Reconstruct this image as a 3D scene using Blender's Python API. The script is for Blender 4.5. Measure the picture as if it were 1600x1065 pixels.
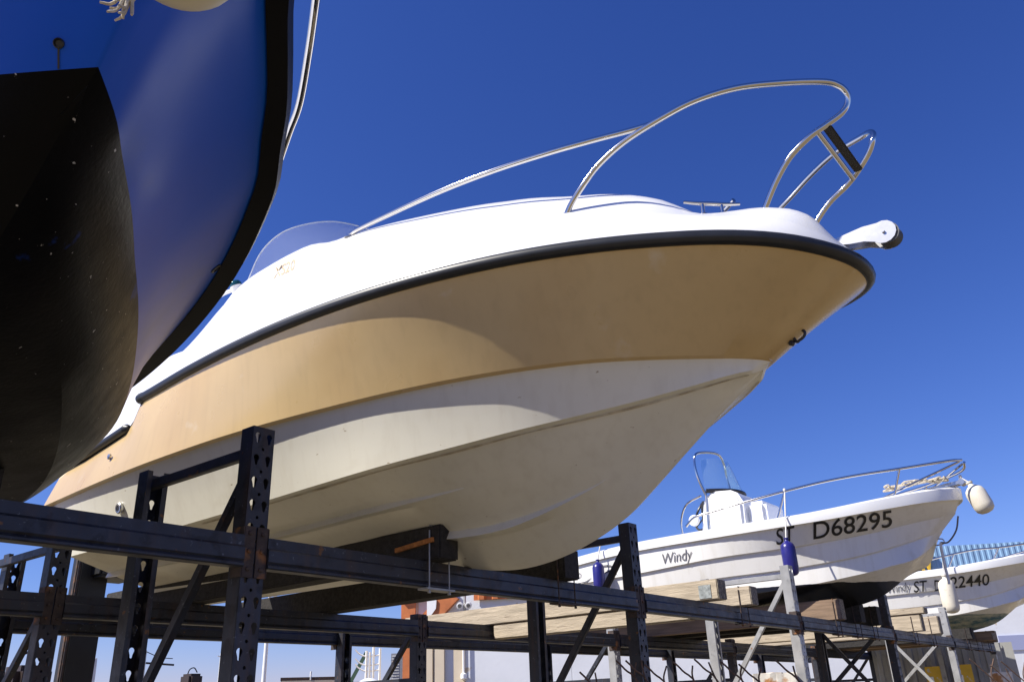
import bpy, bmesh, math, random
import numpy as np
from mathutils import Vector, Matrix
random.seed(7)
rad = math.radians
for o in list(bpy.data.objects): bpy.data.objects.remove(o)
S = bpy.context.scene
COL = S.collection

# ------------------------------------------------------------------ camera, sky, sun, exposure
F_PX, YAW, PITCH, ROLL = 1305.35, rad(37.675), rad(23.612), rad(-2.276)
EYE = 1.6
def cam_rows():
    f = np.array([math.cos(YAW)*math.cos(PITCH), math.sin(YAW)*math.cos(PITCH), math.sin(PITCH)])
    r = np.array([math.sin(YAW), -math.cos(YAW), 0.0]); u = np.cross(r, f)
    c, s = math.cos(ROLL), math.sin(ROLL)
    return np.array([c*r+s*u, -s*r+c*u, f])
CR = cam_rows()
cd = bpy.data.cameras.new('camera'); cam = bpy.data.objects.new('camera', cd); COL.objects.link(cam)
cd.sensor_width = 36; cd.lens = 36*F_PX/1600; cd.clip_start = .05; cd.clip_end = 3000
m = Matrix.Identity(4)
for i in range(3):
    m[i][0], m[i][1], m[i][2] = CR[0][i], CR[1][i], -CR[2][i]
m[2][3] = EYE
cam.matrix_world = m
S.camera = cam

SUN_EL, SUN_AZ = rad(46), rad(146)      # azimuth measured from +X towards +Y
sd = Vector((math.cos(SUN_EL)*math.cos(SUN_AZ), math.cos(SUN_EL)*math.sin(SUN_AZ), math.sin(SUN_EL)))
W = bpy.data.worlds.new('World'); S.world = W; W.use_nodes = True
nt = W.node_tree; nt.nodes.clear()
sky = nt.nodes.new('ShaderNodeTexSky'); sky.sky_type = 'NISHITA'; sky.sun_disc = False
sky.sun_elevation = SUN_EL; sky.sun_rotation = rad(90)-SUN_AZ
sky.air_density = 1.0; sky.dust_density = 0.2; sky.ozone_density = 4.0; sky.altitude = 0
bg = nt.nodes.new('ShaderNodeBackground'); bg.inputs[1].default_value = 0.1
wo = nt.nodes.new('ShaderNodeOutputWorld')
sp_ = nt.nodes.new('ShaderNodeSeparateColor'); cb_ = nt.nodes.new('ShaderNodeCombineColor'); nt.links.new(sky.outputs[0], sp_.inputs[0])
# deep polarised blue: each channel c * (0.12 sky)^g, scaled for a background strength of 0.1
for k, (c, g) in enumerate(((.80, 1.44), (.651, 1.246), (.918, 1.03))):
    p = nt.nodes.new('ShaderNodeMath'); p.operation = 'POWER'; p.inputs[1].default_value = g
    a = nt.nodes.new('ShaderNodeMath'); a.operation = 'MULTIPLY'; a.inputs[1].default_value = .12; nt.links.new(sp_.outputs[k], a.inputs[0]); nt.links.new(a.outputs[0], p.inputs[0])
    q = nt.nodes.new('ShaderNodeMath'); q.operation = 'MULTIPLY'; q.inputs[1].default_value = 10*c*.84; nt.links.new(p.outputs[0], q.inputs[0]); nt.links.new(q.outputs[0], cb_.inputs[k])
nt.links.new(cb_.outputs[0], bg.inputs[0]); nt.links.new(bg.outputs[0], wo.inputs[0])
sl = bpy.data.lights.new('sun', 'SUN'); sl.energy = 5.0; sl.angle = rad(.53); sl.color = (1, .95, .86)
so = bpy.data.objects.new('sun', sl); COL.objects.link(so)
so.rotation_euler = sd.to_track_quat('Z', 'Y').to_euler()
S.view_settings.view_transform = 'Standard'; S.view_settings.look = 'None'
S.view_settings.exposure = 0.6; S.view_settings.gamma = 1
S.render.engine = 'CYCLES'

# ------------------------------------------------------------------ helpers: positions (heights are above the eye; everything is lifted by EYE at the end)
def ray(px):
    return CR.T @ np.array([(px[0]-800)/F_PX, -(px[1]-532.5)/F_PX, 1.0])
def at(px, u=None, n=None, z=None):
    d = ray(px)
    s = u/d[0] if u is not None else (n/d[1] if n is not None else z/d[2])
    return Vector(d*s)
def atd(px, dist):
    d = ray(px); return Vector(d*dist/math.hypot(d[0], d[1]))
def on_side(px, uc, bf, s0=.5, s1=30):
    """point where the pixel's ray meets the surface u = uc - bf(n)"""
    d = ray(px); ss = np.linspace(s0, s1, 4000)
    f = ss*d[0]-uc+np.array([bf(x) for x in ss*d[1]])
    i = np.where((f[:-1] < 0) & (f[1:] >= 0))[0]
    i = i[0]; t = f[i]/(f[i]-f[i+1])
    return Vector(d*(ss[i]+t*(ss[i+1]-ss[i])))
def tab(rows, col=1):
    a = np.array(rows, float)
    return lambda x: float(np.interp(x, a[:, 0], a[:, col]))
def smooth_path(pts, n=8, closed=False):
    P = [Vector(p) for p in pts]; out = []
    for i in range(len(P)-1):
        p0 = P[i-1] if i else P[0]*2-P[1]; p1 = P[i]; p2 = P[i+1]; p3 = P[i+2] if i+2 < len(P) else P[-1]*2-P[-2]
        for k in range(n):
            t = k/n
            out.append(.5*((2*p1)+(p2-p0)*t+(2*p0-5*p1+4*p2-p3)*t*t+(3*p1-p0-3*p2+p3)*t**3))
    out.append(P[-1]); return out

# ------------------------------------------------------------------ helpers: objects
BASE = {}
def tag(o, label=None, cat=None, group=None, kind=None):
    if label: o['label'] = label
    if cat: o['category'] = cat
    if group: o['group'] = group
    if kind: o['kind'] = kind
    return o
def thing(name, loc, label, cat, group=None):
    o = bpy.data.objects.new(name, None); COL.objects.link(o); o.empty_display_size = .2
    o.location = loc; BASE[o] = Vector(loc)
    return tag(o, label, cat, group)
def obj(name, bm, mat, parent=None, smooth=False, base=None, sharp=40, bevel=0):
    me = bpy.data.meshes.new(name)
    o = bpy.data.objects.new(name, me); COL.objects.link(o)
    if parent is not None:
        b = BASE[parent]; BASE[o] = b; o.parent = parent
    else:
        b = Vector(base) if base is not None else Vector((0, 0, 0)); BASE[o] = b; o.location = b
    bmesh.ops.translate(bm, verts=bm.verts, vec=-b)
    bmesh.ops.recalc_face_normals(bm, faces=bm.faces) if getattr(bm, 'faces', None) and len(bm.faces) < 60000 else None
    if bevel:
        es = [e for e in bm.edges if len(e.link_faces) == 2 and e.calc_face_angle(0) > rad(50)]
        bmesh.ops.bevel(bm, geom=es, offset=bevel, segments=2, affect='EDGES', clamp_overlap=True)
    for f in bm.faces: f.smooth = smooth
    if smooth:
        for e in bm.edges:
            if len(e.link_faces) == 2 and e.calc_face_angle(0) > rad(sharp): e.smooth = False
    bm.to_mesh(me); bm.free()
    for mm in (mat if isinstance(mat, (list, tuple)) else [mat]): me.materials.append(mm)
    return o
def box(bm, a, b):
    (x0, y0, z0), (x1, y1, z1) = a, b
    v = [bm.verts.new(p) for p in ((x0,y0,z0),(x1,y0,z0),(x1,y1,z0),(x0,y1,z0),(x0,y0,z1),(x1,y0,z1),(x1,y1,z1),(x0,y1,z1))]
    for f in ((3,2,1,0),(4,5,6,7),(0,1,5,4),(1,2,6,5),(2,3,7,6),(3,0,4,7)): bm.faces.new([v[i] for i in f])
def frame(d, up=Vector((0, 0, 1))):
    d = d.normalized()
    if abs(d.dot(up)) > .97: up = Vector((1, 0, 0))
    x = d.cross(up).normalized(); return x, x.cross(d).normalized()*1.0
def tube(bm, pts, r, seg=10, caps=True, prof=None, up=Vector((0, 0, 1))):
    P = [Vector(p) for p in pts]; rings = []
    px = None
    for i, p in enumerate(P):
        d = (P[min(i+1, len(P)-1)]-P[max(i-1, 0)])
        if d.length < 1e-9: d = Vector((0, 0, 1))
        d.normalize()
        if px is None: x, y = frame(d, up)
        else:
            x = px-d*px.dot(d)
            if x.length < 1e-6: x, y = frame(d, up)
            x.normalize(); y = x.cross(d)
        px = x
        rr = r(i/(len(P)-1)) if callable(r) else r
        if prof: ring = [bm.verts.new(p+x*a+y*b) for a, b in prof]
        else: ring = [bm.verts.new(p+x*rr*math.cos(2*math.pi*k/seg)+y*rr*math.sin(2*math.pi*k/seg)) for k in range(seg)]
        rings.append(ring)
    m = len(rings[0])
    for a, b in zip(rings[:-1], rings[1:]):
        for k in range(m): bm.faces.new((a[k], a[(k+1) % m], b[(k+1) % m], b[k]))
    if caps:
        bm.faces.new(rings[0][::-1]); bm.faces.new(rings[-1])
def bar(bm, a, b, w, h, up=Vector((0, 0, 1))):
    tube(bm, [a, b], 0, prof=((-w/2, -h/2), (w/2, -h/2), (w/2, h/2), (-w/2, h/2)), up=up)
def lathe(bm, c, axis, prof, seg=20):
    """prof: list of (distance along axis, radius)"""
    axis = Vector(axis).normalized(); x, y = frame(axis); rings = []
    for d, r in prof:
        rings.append([bm.verts.new(Vector(c)+axis*d+(x*math.cos(2*math.pi*k/seg)+y*math.sin(2*math.pi*k/seg))*max(r, 1e-4)) for k in range(seg)])
    for a, b in zip(rings[:-1], rings[1:]):
        for k in range(seg): bm.faces.new((a[k], a[(k+1) % seg], b[(k+1) % seg], b[k]))
    bm.faces.new(rings[0][::-1]); bm.faces.new(rings[-1])
def loft(bm, lines, mi=0, caps=False):
    g = [[bm.verts.new(p) for p in L] for L in lines]
    for a, b in zip(g[:-1], g[1:]):
        for k in range(len(a)-1):
            q = [a[k], a[k+1], b[k+1], b[k]]
            if (q[0].co-q[3].co).length < 1e-6: q = [a[k], a[k+1], b[k+1]]
            try:
                f = bm.faces.new(q); f.material_index = mi
            except ValueError: pass
    return g
def new(): return bmesh.new()
def solid(bm, t):
    """give a sheet a thickness"""
    bmesh.ops.remove_doubles(bm, verts=bm.verts, dist=1e-5)
    bmesh.ops.recalc_face_normals(bm, faces=bm.faces)
    bmesh.ops.solidify(bm, geom=list(bm.faces), thickness=t)
def text_bm(s, size=1.0, shear=0.0, extrude=0.0, bold=0.0, space=1.0, xs=1.0):
    c = bpy.data.curves.new('lettering', 'FONT'); c.body = s; c.size = size; c.shear = shear; c.offset = bold; c.space_character = space
    c.resolution_u = 4
    o = bpy.data.objects.new('lettering', c); COL.objects.link(o)
    bpy.context.view_layer.update()
    me = bpy.data.meshes.new_from_object(o.evaluated_get(bpy.context.evaluated_depsgraph_get()))
    bpy.data.objects.remove(o); bm = new(); bm.from_mesh(me); bpy.data.meshes.remove(me)
    x0 = min(v.co.x for v in bm.verts); x1 = max(v.co.x for v in bm.verts)
    for v in bm.verts: v.co.x = (v.co.x-x0)/(x1-x0)
    bmesh.ops.triangulate(bm, faces=bm.faces)
    return bm

# ------------------------------------------------------------------ helpers: materials
MATS = {}
def mat(name, col, rough=.5, metal=0.0, coat=0.0, noise=0.0, nscale=8.0, bump=0.0, bscale=60.0, stain=None, spec=.5, stretch=None, rnoise=0.0, streak=None):
    """stain = (colour, scale, threshold, softness)"""
    if name in MATS: return MATS[name]
    M = bpy.data.materials.new(name); M.use_nodes = True; t = M.node_tree; N = t.nodes; L = t.links
    b = N['Principled BSDF']; b.inputs['Roughness'].default_value = rough; b.inputs['Metallic'].default_value = metal
    b.inputs['Coat Weight'].default_value = coat; b.inputs['Coat Roughness'].default_value = .12
    b.inputs['Specular IOR Level'].default_value = spec
    tc = N.new('ShaderNodeTexCoord'); mp = N.new('ShaderNodeMapping'); L.new(tc.outputs['Object'], mp.inputs[0])
    if stretch: mp.inputs['Scale'].default_value = stretch
    src = None
    rgb = N.new('ShaderNodeRGB'); rgb.outputs[0].default_value = (*col, 1); src = rgb.outputs[0]
    def nz(scale, det=6):
        n = N.new('ShaderNodeTexNoise'); n.inputs['Scale'].default_value = scale; n.inputs['Detail'].default_value = det
        L.new(mp.outputs[0], n.inputs['Vector']); return n.outputs['Fac']
    if noise:
        mr = N.new('ShaderNodeMapRange'); mr.inputs[1].default_value = .3; mr.inputs[2].default_value = .7
        mr.inputs[3].default_value = 1-noise; mr.inputs[4].default_value = 1+noise; L.new(nz(nscale), mr.inputs[0])
        mx = N.new('ShaderNodeVectorMath'); mx.operation = 'SCALE'; L.new(src, mx.inputs[0]); L.new(mr.outputs[0], mx.inputs['Scale']); src = mx.outputs[0]
    for st in ([stain] if stain and not isinstance(stain, list) else (stain or [])):
        c2, sc, th, sf = st
        mr = N.new('ShaderNodeMapRange'); mr.inputs[1].default_value = th; mr.inputs[2].default_value = th+sf; L.new(nz(sc, 10), mr.inputs[0])
        mx = N.new('ShaderNodeMix'); mx.data_type = 'RGBA'; L.new(mr.outputs[0], mx.inputs[0]); L.new(src, mx.inputs[6]); mx.inputs[7].default_value = (*c2, 1); src = mx.outputs[2]
    if streak:
        c2, amt = streak; m2 = N.new('ShaderNodeMapping'); m2.inputs['Scale'].default_value = (16, 16, 1.1); L.new(tc.outputs['Object'], m2.inputs[0])
        n2 = N.new('ShaderNodeTexNoise'); n2.inputs['Scale'].default_value = 1.3; n2.inputs['Detail'].default_value = 9; L.new(m2.outputs[0], n2.inputs['Vector'])
        mr = N.new('ShaderNodeMapRange'); mr.inputs[1].default_value = .50; mr.inputs[2].default_value = .78; mr.inputs[4].default_value = amt; L.new(n2.outputs['Fac'], mr.inputs[0])
        mx = N.new('ShaderNodeMix'); mx.data_type = 'RGBA'; L.new(mr.outputs[0], mx.inputs[0]); L.new(src, mx.inputs[6]); mx.inputs[7].default_value = (*c2, 1); src = mx.outputs[2]
    L.new(src, b.inputs['Base Color'])
    if rnoise:
        mr = N.new('ShaderNodeMapRange'); mr.inputs[3].default_value = max(0, rough-rnoise); mr.inputs[4].default_value = rough+rnoise
        L.new(nz(nscale*2.3), mr.inputs[0]); L.new(mr.outputs[0], b.inputs['Roughness'])
    if bump:
        bp = N.new('ShaderNodeBump'); bp.inputs['Strength'].default_value = 1; bp.inputs['Distance'].default_value = bump
        L.new(nz(bscale, 4), bp.inputs['Height']); L.new(bp.outputs[0], b.inputs['Normal'])
    MATS[name] = M; return M

WHITE = mat('white_gelcoat', (.80, .79, .76), .22, coat=.3, noise=.03, nscale=2.5, stain=[((.62, .58, .48), 5, .60, .25)])
DECKW = mat('deck_gelcoat', (.84, .84, .83), .25, coat=.3, noise=.015, nscale=3)
HULLW = mat('weathered_hull_gelcoat', (.74, .71, .60), .38, coat=.15, noise=.07, nscale=2.0,
            stain=[((.50, .43, .31), 2.2, .58, .28), ((.36, .28, .18), 38, .71, .05)], stretch=(1, .6, 1.4), rnoise=.1, streak=((.50, .44, .33), .22))
BEIGE = mat('beige_gelcoat', (.60, .43, .205), .30, coat=.25, noise=.05, nscale=2.5, stain=[((.50, .33, .14), 1.3, .50, .25), ((.66, .55, .38), 3.5, .66, .1)], rnoise=.08, streak=((.42, .29, .14), .28))
RUBBER = mat('black_rubber', (.017, .018, .021), .40, noise=.2, nscale=12, spec=.45)
STEEL = mat('polished_stainless_steel', (.62, .60, .57), .085, metal=1.0, noise=.03, nscale=30)
STEELD = mat('brushed_stainless_steel', (.55, .54, .52), .3, metal=1.0, noise=.06, nscale=40)
BLACKP = mat('black_plastic', (.02, .02, .022), .35)
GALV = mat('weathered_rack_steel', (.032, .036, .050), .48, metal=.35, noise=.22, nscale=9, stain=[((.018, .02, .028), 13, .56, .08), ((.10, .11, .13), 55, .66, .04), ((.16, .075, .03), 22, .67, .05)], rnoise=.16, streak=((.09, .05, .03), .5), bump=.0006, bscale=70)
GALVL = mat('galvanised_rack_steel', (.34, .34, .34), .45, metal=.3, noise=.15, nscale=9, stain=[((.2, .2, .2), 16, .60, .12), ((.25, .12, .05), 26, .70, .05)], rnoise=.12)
RUST = mat('rusty_connector_steel', (.05, .033, .027), .7, noise=.4, nscale=30, stain=[((.26, .105, .03), 16, .55, .14)], bump=.001)
RUSTO = mat('orange_rust', (.42, .16, .04), .8, noise=.35, nscale=40, bump=.001)
ROPE = mat('weathered_rope', (.50, .44, .34), .9, noise=.3, nscale=90, bump=.002, bscale=200)
ROPEW = mat('white_rope', (.66, .64, .6), .85, noise=.2, nscale=90, bump=.001, bscale=200)

# ------------------------------------------------------------------ ground
gm = mat('yard_concrete', (.19, .150, .082), .85, noise=.25, nscale=.4, stain=[((.2, .19, .17), 1.5, .55, .2)], bump=.004, bscale=20)
g = new(); bmesh.ops.create_grid(g, x_segments=2, y_segments=2, size=1200)
bmesh.ops.translate(g, verts=g.verts, vec=(0, 0, -EYE))
tag(obj('ground', g, gm), kind='structure', label='grey concrete yard ground under the boat racks')

# ------------------------------------------------------------------ pallet racks
def keyhole(cx, cz, r):
    pts = []
    for k in range(9):
        a = rad(-35+250*k/8); pts.append((cx+r*math.cos(a), cz+r*math.sin(a)))
    pts += [(cx-r*.52, cz-r*1.4), (cx-r*.4, cz-r*2.2), (cx, cz-r*2.45), (cx+r*.4, cz-r*2.2), (cx+r*.52, cz-r*1.4)]
    return pts
def circle(cx, cz, r, n=8): return [(cx+r*math.cos(2*math.pi*k/n), cz+r*math.sin(2*math.pi*k/n)) for k in range(n)]
def plate_with_holes(w, z0, z1, cols, pitch, r, t, small=None, zoff=0.0, zlow=None):
    c = bpy.data.curves.new('plate', 'CURVE'); c.dimensions = '2D'; c.fill_mode = 'BOTH'; c.extrude = t/2
    def spl(pts):
        s = c.splines.new('POLY'); s.points.add(len(pts)-1)
        for p, q in zip(s.points, pts): p.co = (q[0], q[1], 0, 1)
        s.use_cyclic_u = True
    spl([(-w/2, z0), (w/2, z0), (w/2, z1), (-w/2, z1)])
    z = z1-.035-zoff
    while z > max(z0+.05, zlow if zlow is not None else -9):
        for x in cols: spl(keyhole(x, z, r))
        if small is not None and z-pitch*.55 > z0+.03: spl(circle(small, z-pitch*.60, r*.55))
        z -= pitch
    o = bpy.data.objects.new('plate', c); COL.objects.link(o); bpy.context.view_layer.update()
    me = bpy.data.meshes.new_from_object(o.evaluated_get(bpy.context.evaluated_depsgraph_get()))
    bpy.data.objects.remove(o); bm = new(); bm.from_mesh(me); bpy.data.meshes.remove(me)
    return bm
_plates = {}
def post(parent, u, n, top, face=-1, material=None, w=.100, d=.075):
    """perforated upright: punched face towards face*Y, solid side webs, open back with returns"""
    zb = -EYE+.004; t = .004
    bm = new()
    half = plate_with_holes(w-.002, zb, top, (-w*.26, w*.26), .088, .0125, t, small=0.0)
    for v in half.verts: v.co = Vector((u+v.co.x, n+v.co.y*0, v.co.y)) + Vector((0, v.co.z*0, 0)) if False else Vector((u+v.co.x, n-face*0+v.co.z, v.co.y))
    me = bpy.data.meshes.new('tmp'); half.to_mesh(me); half.free(); bm.from_mesh(me); bpy.data.meshes.remove(me)
    back = n-face*d
    for sx in (-1, 1):
        x = u+sx*(w/2-t/2)
        a, b = sorted((n-face*t*.5, back)); box(bm, (x-t/2, a, zb), (x+t/2, b, top))
        x0, x1 = sorted((x-sx*t/2, x-sx*.022)); a, b = sorted((back, back+face*t)); box(bm, (x0, a+.0005, zb), (x1, b-.0005, top-.001))
    o = obj('upright', bm, material or GALV, parent)
    f = new(); box(f, (u-.08, min(n, back)-.03, zb-.003), (u+.08, max(n, back)+.03, zb+.006)); obj('foot_plate', f, GALV, o)
    return o
def beam(parent, u0, u1, n, top, h=.115, t=.045, material=None, outward=-1, rust=True):
    """stepped box beam between two uprights; outward = side its moulded face looks to"""
    y = n+outward*.012; o = outward
    prof = [(0, 0), (0, -.010), (-.0, -.038), (.009, -.047), (.009, -.088), (.003, -.095), (.010, -.104), (.010, -.111), (.004, -.115), (-t, -.115), (-t, 0)]
    bm = new(); s = h/.115
    rings = [[bm.verts.new((u, y+o*a, top+b*s)) for a, b in prof] for u in (u0+.052, u1-.052)]
    m = len(prof)
    for k in range(m): bm.faces.new((rings[0][k], rings[0][(k+1) % m], rings[1][(k+1) % m], rings[1][k]))
    bm.faces.new(rings[0][::-1]); bm.faces.new(rings[1])
    bo = obj('beam', bm, material or GALV, parent)
    for u, sg in ((u0, 1), (u1, -1)):
        c = new(); ya, yb = sorted((y+o*.014, y+o*.020))
        # hooked end plate wrapping the upright's corner
        x0, x1 = sorted((u+sg*.0525, u+sg*.004))
        ya, yb = sorted((n+o*.0035, n+o*.0085)); box(c, (x0, ya, top-h-.035), (x1, yb, top+.035))
        x0, x1 = sorted((u+sg*.0505, u+sg*.0560)); ya, yb = sorted((n+o*.0085, n-o*.055)); box(c, (x0, ya, top-h-.033), (x1, yb, top+.033))
        for k in range(3):
            zz = top+.01-k*.065
            lathe(c, (u+sg*.028, n+o*.008, zz), (0, o, 0), [(0, .009), (.005, .009), (.008, .005)], 8)
        obj('end_connector', c, RUST if rust else (material or GALVL), bo)
    return bo
def frame_braces(parent, u, n0, n1, top, rails, diags, material=None):
    for z in rails:
        b = new(); bar(b, (u, n0+.01, z[0]), (u, n1-.01, z[1]), .032, .042); obj('horizontal_brace', b, material or GALV, parent, bevel=.003)
    for a, b_, dx in diags:
        b = new(); bar(b, (u+dx, n0+(n1-n0)*a[0], a[1]), (u+dx, n0+(n1-n0)*b_[0], b_[1]), .030, .040); obj('diagonal_brace', b, material or GALV, parent, bevel=.003)

TOP = .616
UF = [-.82, 1.88, 4.67, 7.29, 9.99, 12.66, 15.33]
ZT = [1.04, 1.04, 1.04, 1.03, .975, 1.0, .69]
rack = thing('boat_storage_rack', (7.2, 2.7, -EYE), 'long dark steel rack nearest the camera with punched uprights carrying the boats', 'storage rack')
for i, (u, zt) in enumerate(zip(UF, ZT)):
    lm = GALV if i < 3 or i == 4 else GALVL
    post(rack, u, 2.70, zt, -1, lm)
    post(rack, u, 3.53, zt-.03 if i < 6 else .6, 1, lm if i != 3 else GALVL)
    if i < 6:
        dg = [((.05, .93 if zt > 1 else .85), (.97, -.10), 0), ((.97, -.16), (.05, -1.1), 0)]
        if i in (4, 5): dg = [((.95, .66), (.05, -.30), .0), ((.05, .70), (.95, .05), .042)]
        frame_braces(rack, u, 2.70, 3.53, zt, [(zt-.085, zt-.085), (-.2, -.2)] if i != 4 else [(-.05, -.05)], dg, lm)
for i in range(6):
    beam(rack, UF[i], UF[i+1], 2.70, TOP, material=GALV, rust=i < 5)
UR = [-.6, 2.03, 4.72, 7.44, 10.10, 12.9, 15.6]
rack2 = thing('boat_storage_rack', (7.2, 5.0, -EYE), 'second dark steel rack parallel behind the front one, under the boats\' sterns', 'storage rack')
for i, u in enumerate(UR):
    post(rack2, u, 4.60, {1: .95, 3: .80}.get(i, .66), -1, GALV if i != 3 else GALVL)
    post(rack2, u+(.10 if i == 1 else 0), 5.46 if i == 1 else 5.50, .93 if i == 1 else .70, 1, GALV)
    frame_braces(rack2, u, 4.60, 5.50, .8, [(.86 if i == 1 else .2, .86 if i == 1 else .2)], [((.05, .60), (.97, -.35), 0), ((.97, -.42), (.05, -1.2), 0)])
for i in range(6):
    beam(rack2, UR[i], UR[i+1], 4.60, TOP, material=GALV)
    beam(rack2, UR[i], UR[i+1], 5.50, TOP, material=GALV, outward=-1)

# ------------------------------------------------------------------ supporting timbers
TIMB = mat('weathered_timber', (.44, .37, .28), .85, noise=.22, nscale=6, stretch=(6, .5, 6), stain=[((.29, .24, .18), 5, .52, .2), ((.12, .085, .055), 15, .68, .03)], bump=.004, bscale=30)
TIMD = mat('dark_carpeted_timber', (.030, .027, .025), .95, noise=.4, nscale=40, bump=.003, bscale=120)
TIMB2 = mat('old_brown_timber', (.22, .15, .10), .9, noise=.3, nscale=6, stretch=(6, .5, 6), bump=.002, bscale=30)
ENDG = mat('rough_sawn_timber_end', (.20, .17, .13), .95, noise=.7, nscale=60, bump=.004, bscale=90)
ZINC = mat('spangled_zinc', (.42, .46, .47), .4, metal=.6, noise=.35, nscale=50)
def timber(u, n0, n1, z0, z1, w, label, material=None, clamp=True, plate=False, ends=True, rust=False, group='timbers laid across the racks'):
    t = thing('support_timber', (u, (n0+n1)/2, z0), label, 'timber', group)
    b = new(); box(b, (u-w/2, n0, z0), (u+w/2, n1, z1)); o = obj('beam_body', b, material or TIMB, t, bevel=.006)
    e = new(); box(e, (u-w/2+.004, n0-.003, z0+.004), (u+w/2-.004, n0+.003, z1-.004)); obj('sawn_end', e, ENDG if material is not TIMD else TIMD, t)
    if clamp:
        c = new(); x = u-w/2-.005
        for yy in (2.672,):
            tube(c, [(x, yy-.012, z1-.02), (x, yy-.012, TOP-.14)], .004, 6)
            tube(c, [(u+w/2+.005, yy-.012, z1-.02), (u+w/2+.005, yy-.012, TOP-.14)], .004, 6)
            tube(c, [(x, yy-.012, z1+.001), (u+w/2+.005, yy-.012, z1+.001)], .004, 6)
            box(c, (u-w/2-.03, yy-.025, TOP-.128), (u+w/2+.03, yy+.035, TOP-.1195))
            for xx in (x, u+w/2+.005): lathe(c, (xx, yy-.012, TOP-.142), (0, 0, 1), [(0, .008), (.010, .008)], 6)
        obj('clamp_bolt', c, GALVL if rust else RUST, t)
        if rust:
            c = new(); bar(c, (u-w/2-.012, n0+.03, z0+.085), (u-w/2-.012, n0+.27, z0+.066), .012, .020); obj('rusty_bracket', c, RUSTO, t)
    if plate:
        c = new(); box(c, (u-w/2-.004, n0+.05, z0+.012), (u-w/2-.0005, n0+.14, z0+.10)); obj('nail_plate', c, ZINC, t)
    return t
timber(2.84, 2.60, 5.56, TOP+.002, .77, .12, 'black carpet-covered bunk under the beige boat\'s near side, with a rusty clamp', TIMD, rust=True)
timber(3.84, 2.62, 5.56, TOP+.002, .775, .14, 'black bunk under the beige boat\'s far side, beside the second front upright', TIMD)
timber(5.55, 2.555, 5.56, TOP+.002, .752, .13, 'pale sunlit beam with a zinc plate at its end, nearest of the empty second bay', TIMB, plate=True, clamp=False)
timber(5.55, 2.80, 4.55, .505, TOP-.004, .11, 'pale plank fixed under the first beam of the empty bay', TIMB, clamp=False)
timber(6.12, 2.57, 5.56, TOP+.002, .752, .12, 'pale sunlit beam with a thin strap, far one in the empty second bay', TIMB)
timber(8.16, 2.60, 5.56, TOP+.002, .80, .11, 'brown beam under the near side of the white boat with number 68295', TIMB2)
timber(8.72, 2.60, 5.56, TOP+.002, .79, .14, 'black block under the bow of the white boat with number 68295', TIMD)
timber(9.25, 2.60, 5.56, TOP+.002, .80, .12, 'dark beam under the far side of the white boat with number 68295', TIMD)
timber(10.75, 2.56, 5.56, TOP+.002, .80, .13, 'pale two-layer beam just past the fifth upright, taller of the empty fourth bay', TIMB)
timber(10.75, 2.50, 5.50, .802, .87, .16, 'flat pale board lying on top of the beam in the empty fourth bay', TIMB, clamp=False)
timber(11.55, 2.56, 5.56, TOP+.002, .82, .13, 'pale beam beside the white upright in the empty fourth bay', TIMB)
timber(13.4, 2.58, 5.56, TOP+.002, .76, .14, 'black beam under the near side of the farthest white boat', TIMD)
timber(14.1, 2.45, 5.56, TOP+.002, .72, .30, 'brown beam under the keel of the farthest white boat', TIMB2)
timber(14.8, 2.55, 5.56, TOP+.002, .78, .14, 'brown beam under the far side of the farthest white boat', TIMB2)
timber(.20, 2.80, 5.56, TOP+.002, .70, .14, 'dark beam under the black bottom of the blue boat', TIMD, clamp=False)
timber(.95, 2.80, 5.56, TOP+.002, .76, .14, 'dark beam under the right side of the blue boat', TIMD, clamp=False)

# ------------------------------------------------------------------ boat 1: beige and white cruiser
UC = 3.1
R_RAW = [(5.05, .825), (4.413, .861), (3.794, .925), (3.312, .952), (2.879, .950), (2.521, .923), (2.213, .877), (1.945, .818), (1.702, .749), (1.482, .669), (1.278, .583),
         (1.086, .491), (.925, .395), (.816, .308), (.735, .213), (.682, .120), (.664, .045)]
def bow_curve(raw):
    """smooth curve through the sheer stations, mirrored about the stem so that the bow is round"""
    a = np.array(raw[::-1], float); full = np.vstack([a[::-1]*[1, -1], [[.666, 0]], a])
    d = np.hypot(np.diff(full[:, 0]), np.diff(full[:, 1])); s_ = np.concatenate([[0], np.cumsum(d)]); s_ -= s_[len(a)]
    dense = np.linspace(-s_[-1], s_[-1], 1601); out = []
    for c in (0, 1):
        y = full[:, c]; m = np.gradient(y, s_); i = np.clip(np.searchsorted(s_, dense)-1, 0, len(s_)-2); h = s_[i+1]-s_[i]; t = (dense-s_[i])/h
        v = (2*t**3-3*t*t+1)*y[i]+(t**3-2*t*t+t)*h*m[i]+(-2*t**3+3*t*t)*y[i+1]+(t**3-t*t)*h*m[i+1]
        # light smoothing that leaves the ends alone
        k = np.exp(-.5*(np.arange(-24, 25)/9.)**2); k /= k.sum(); ext_ = np.concatenate([2*v[0]-v[24:0:-1], v, 2*v[-1]-v[-2:-26:-1]])
        out.append(np.convolve(ext_, k, 'valid'))
    x = dense/s_[-1]; bb = out[1]-out[1][800]
    return lambda t: (float(np.interp(t, x, out[0])), float(np.interp(t, x, bb)))
RC = bow_curve(R_RAW)
_tt = np.linspace(0, 1, 300); _rn = np.array([RC(t)[0] for t in _tt]); _rb = np.array([RC(t)[1] for t in _tt])
def bR(n): return float(np.interp(n, _rn, _rb))
zR = lambda n: 1.5+.15*(1-math.exp(-max(n-.67, 0)/.5))+.012*max(n-1.2, 0)
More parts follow.
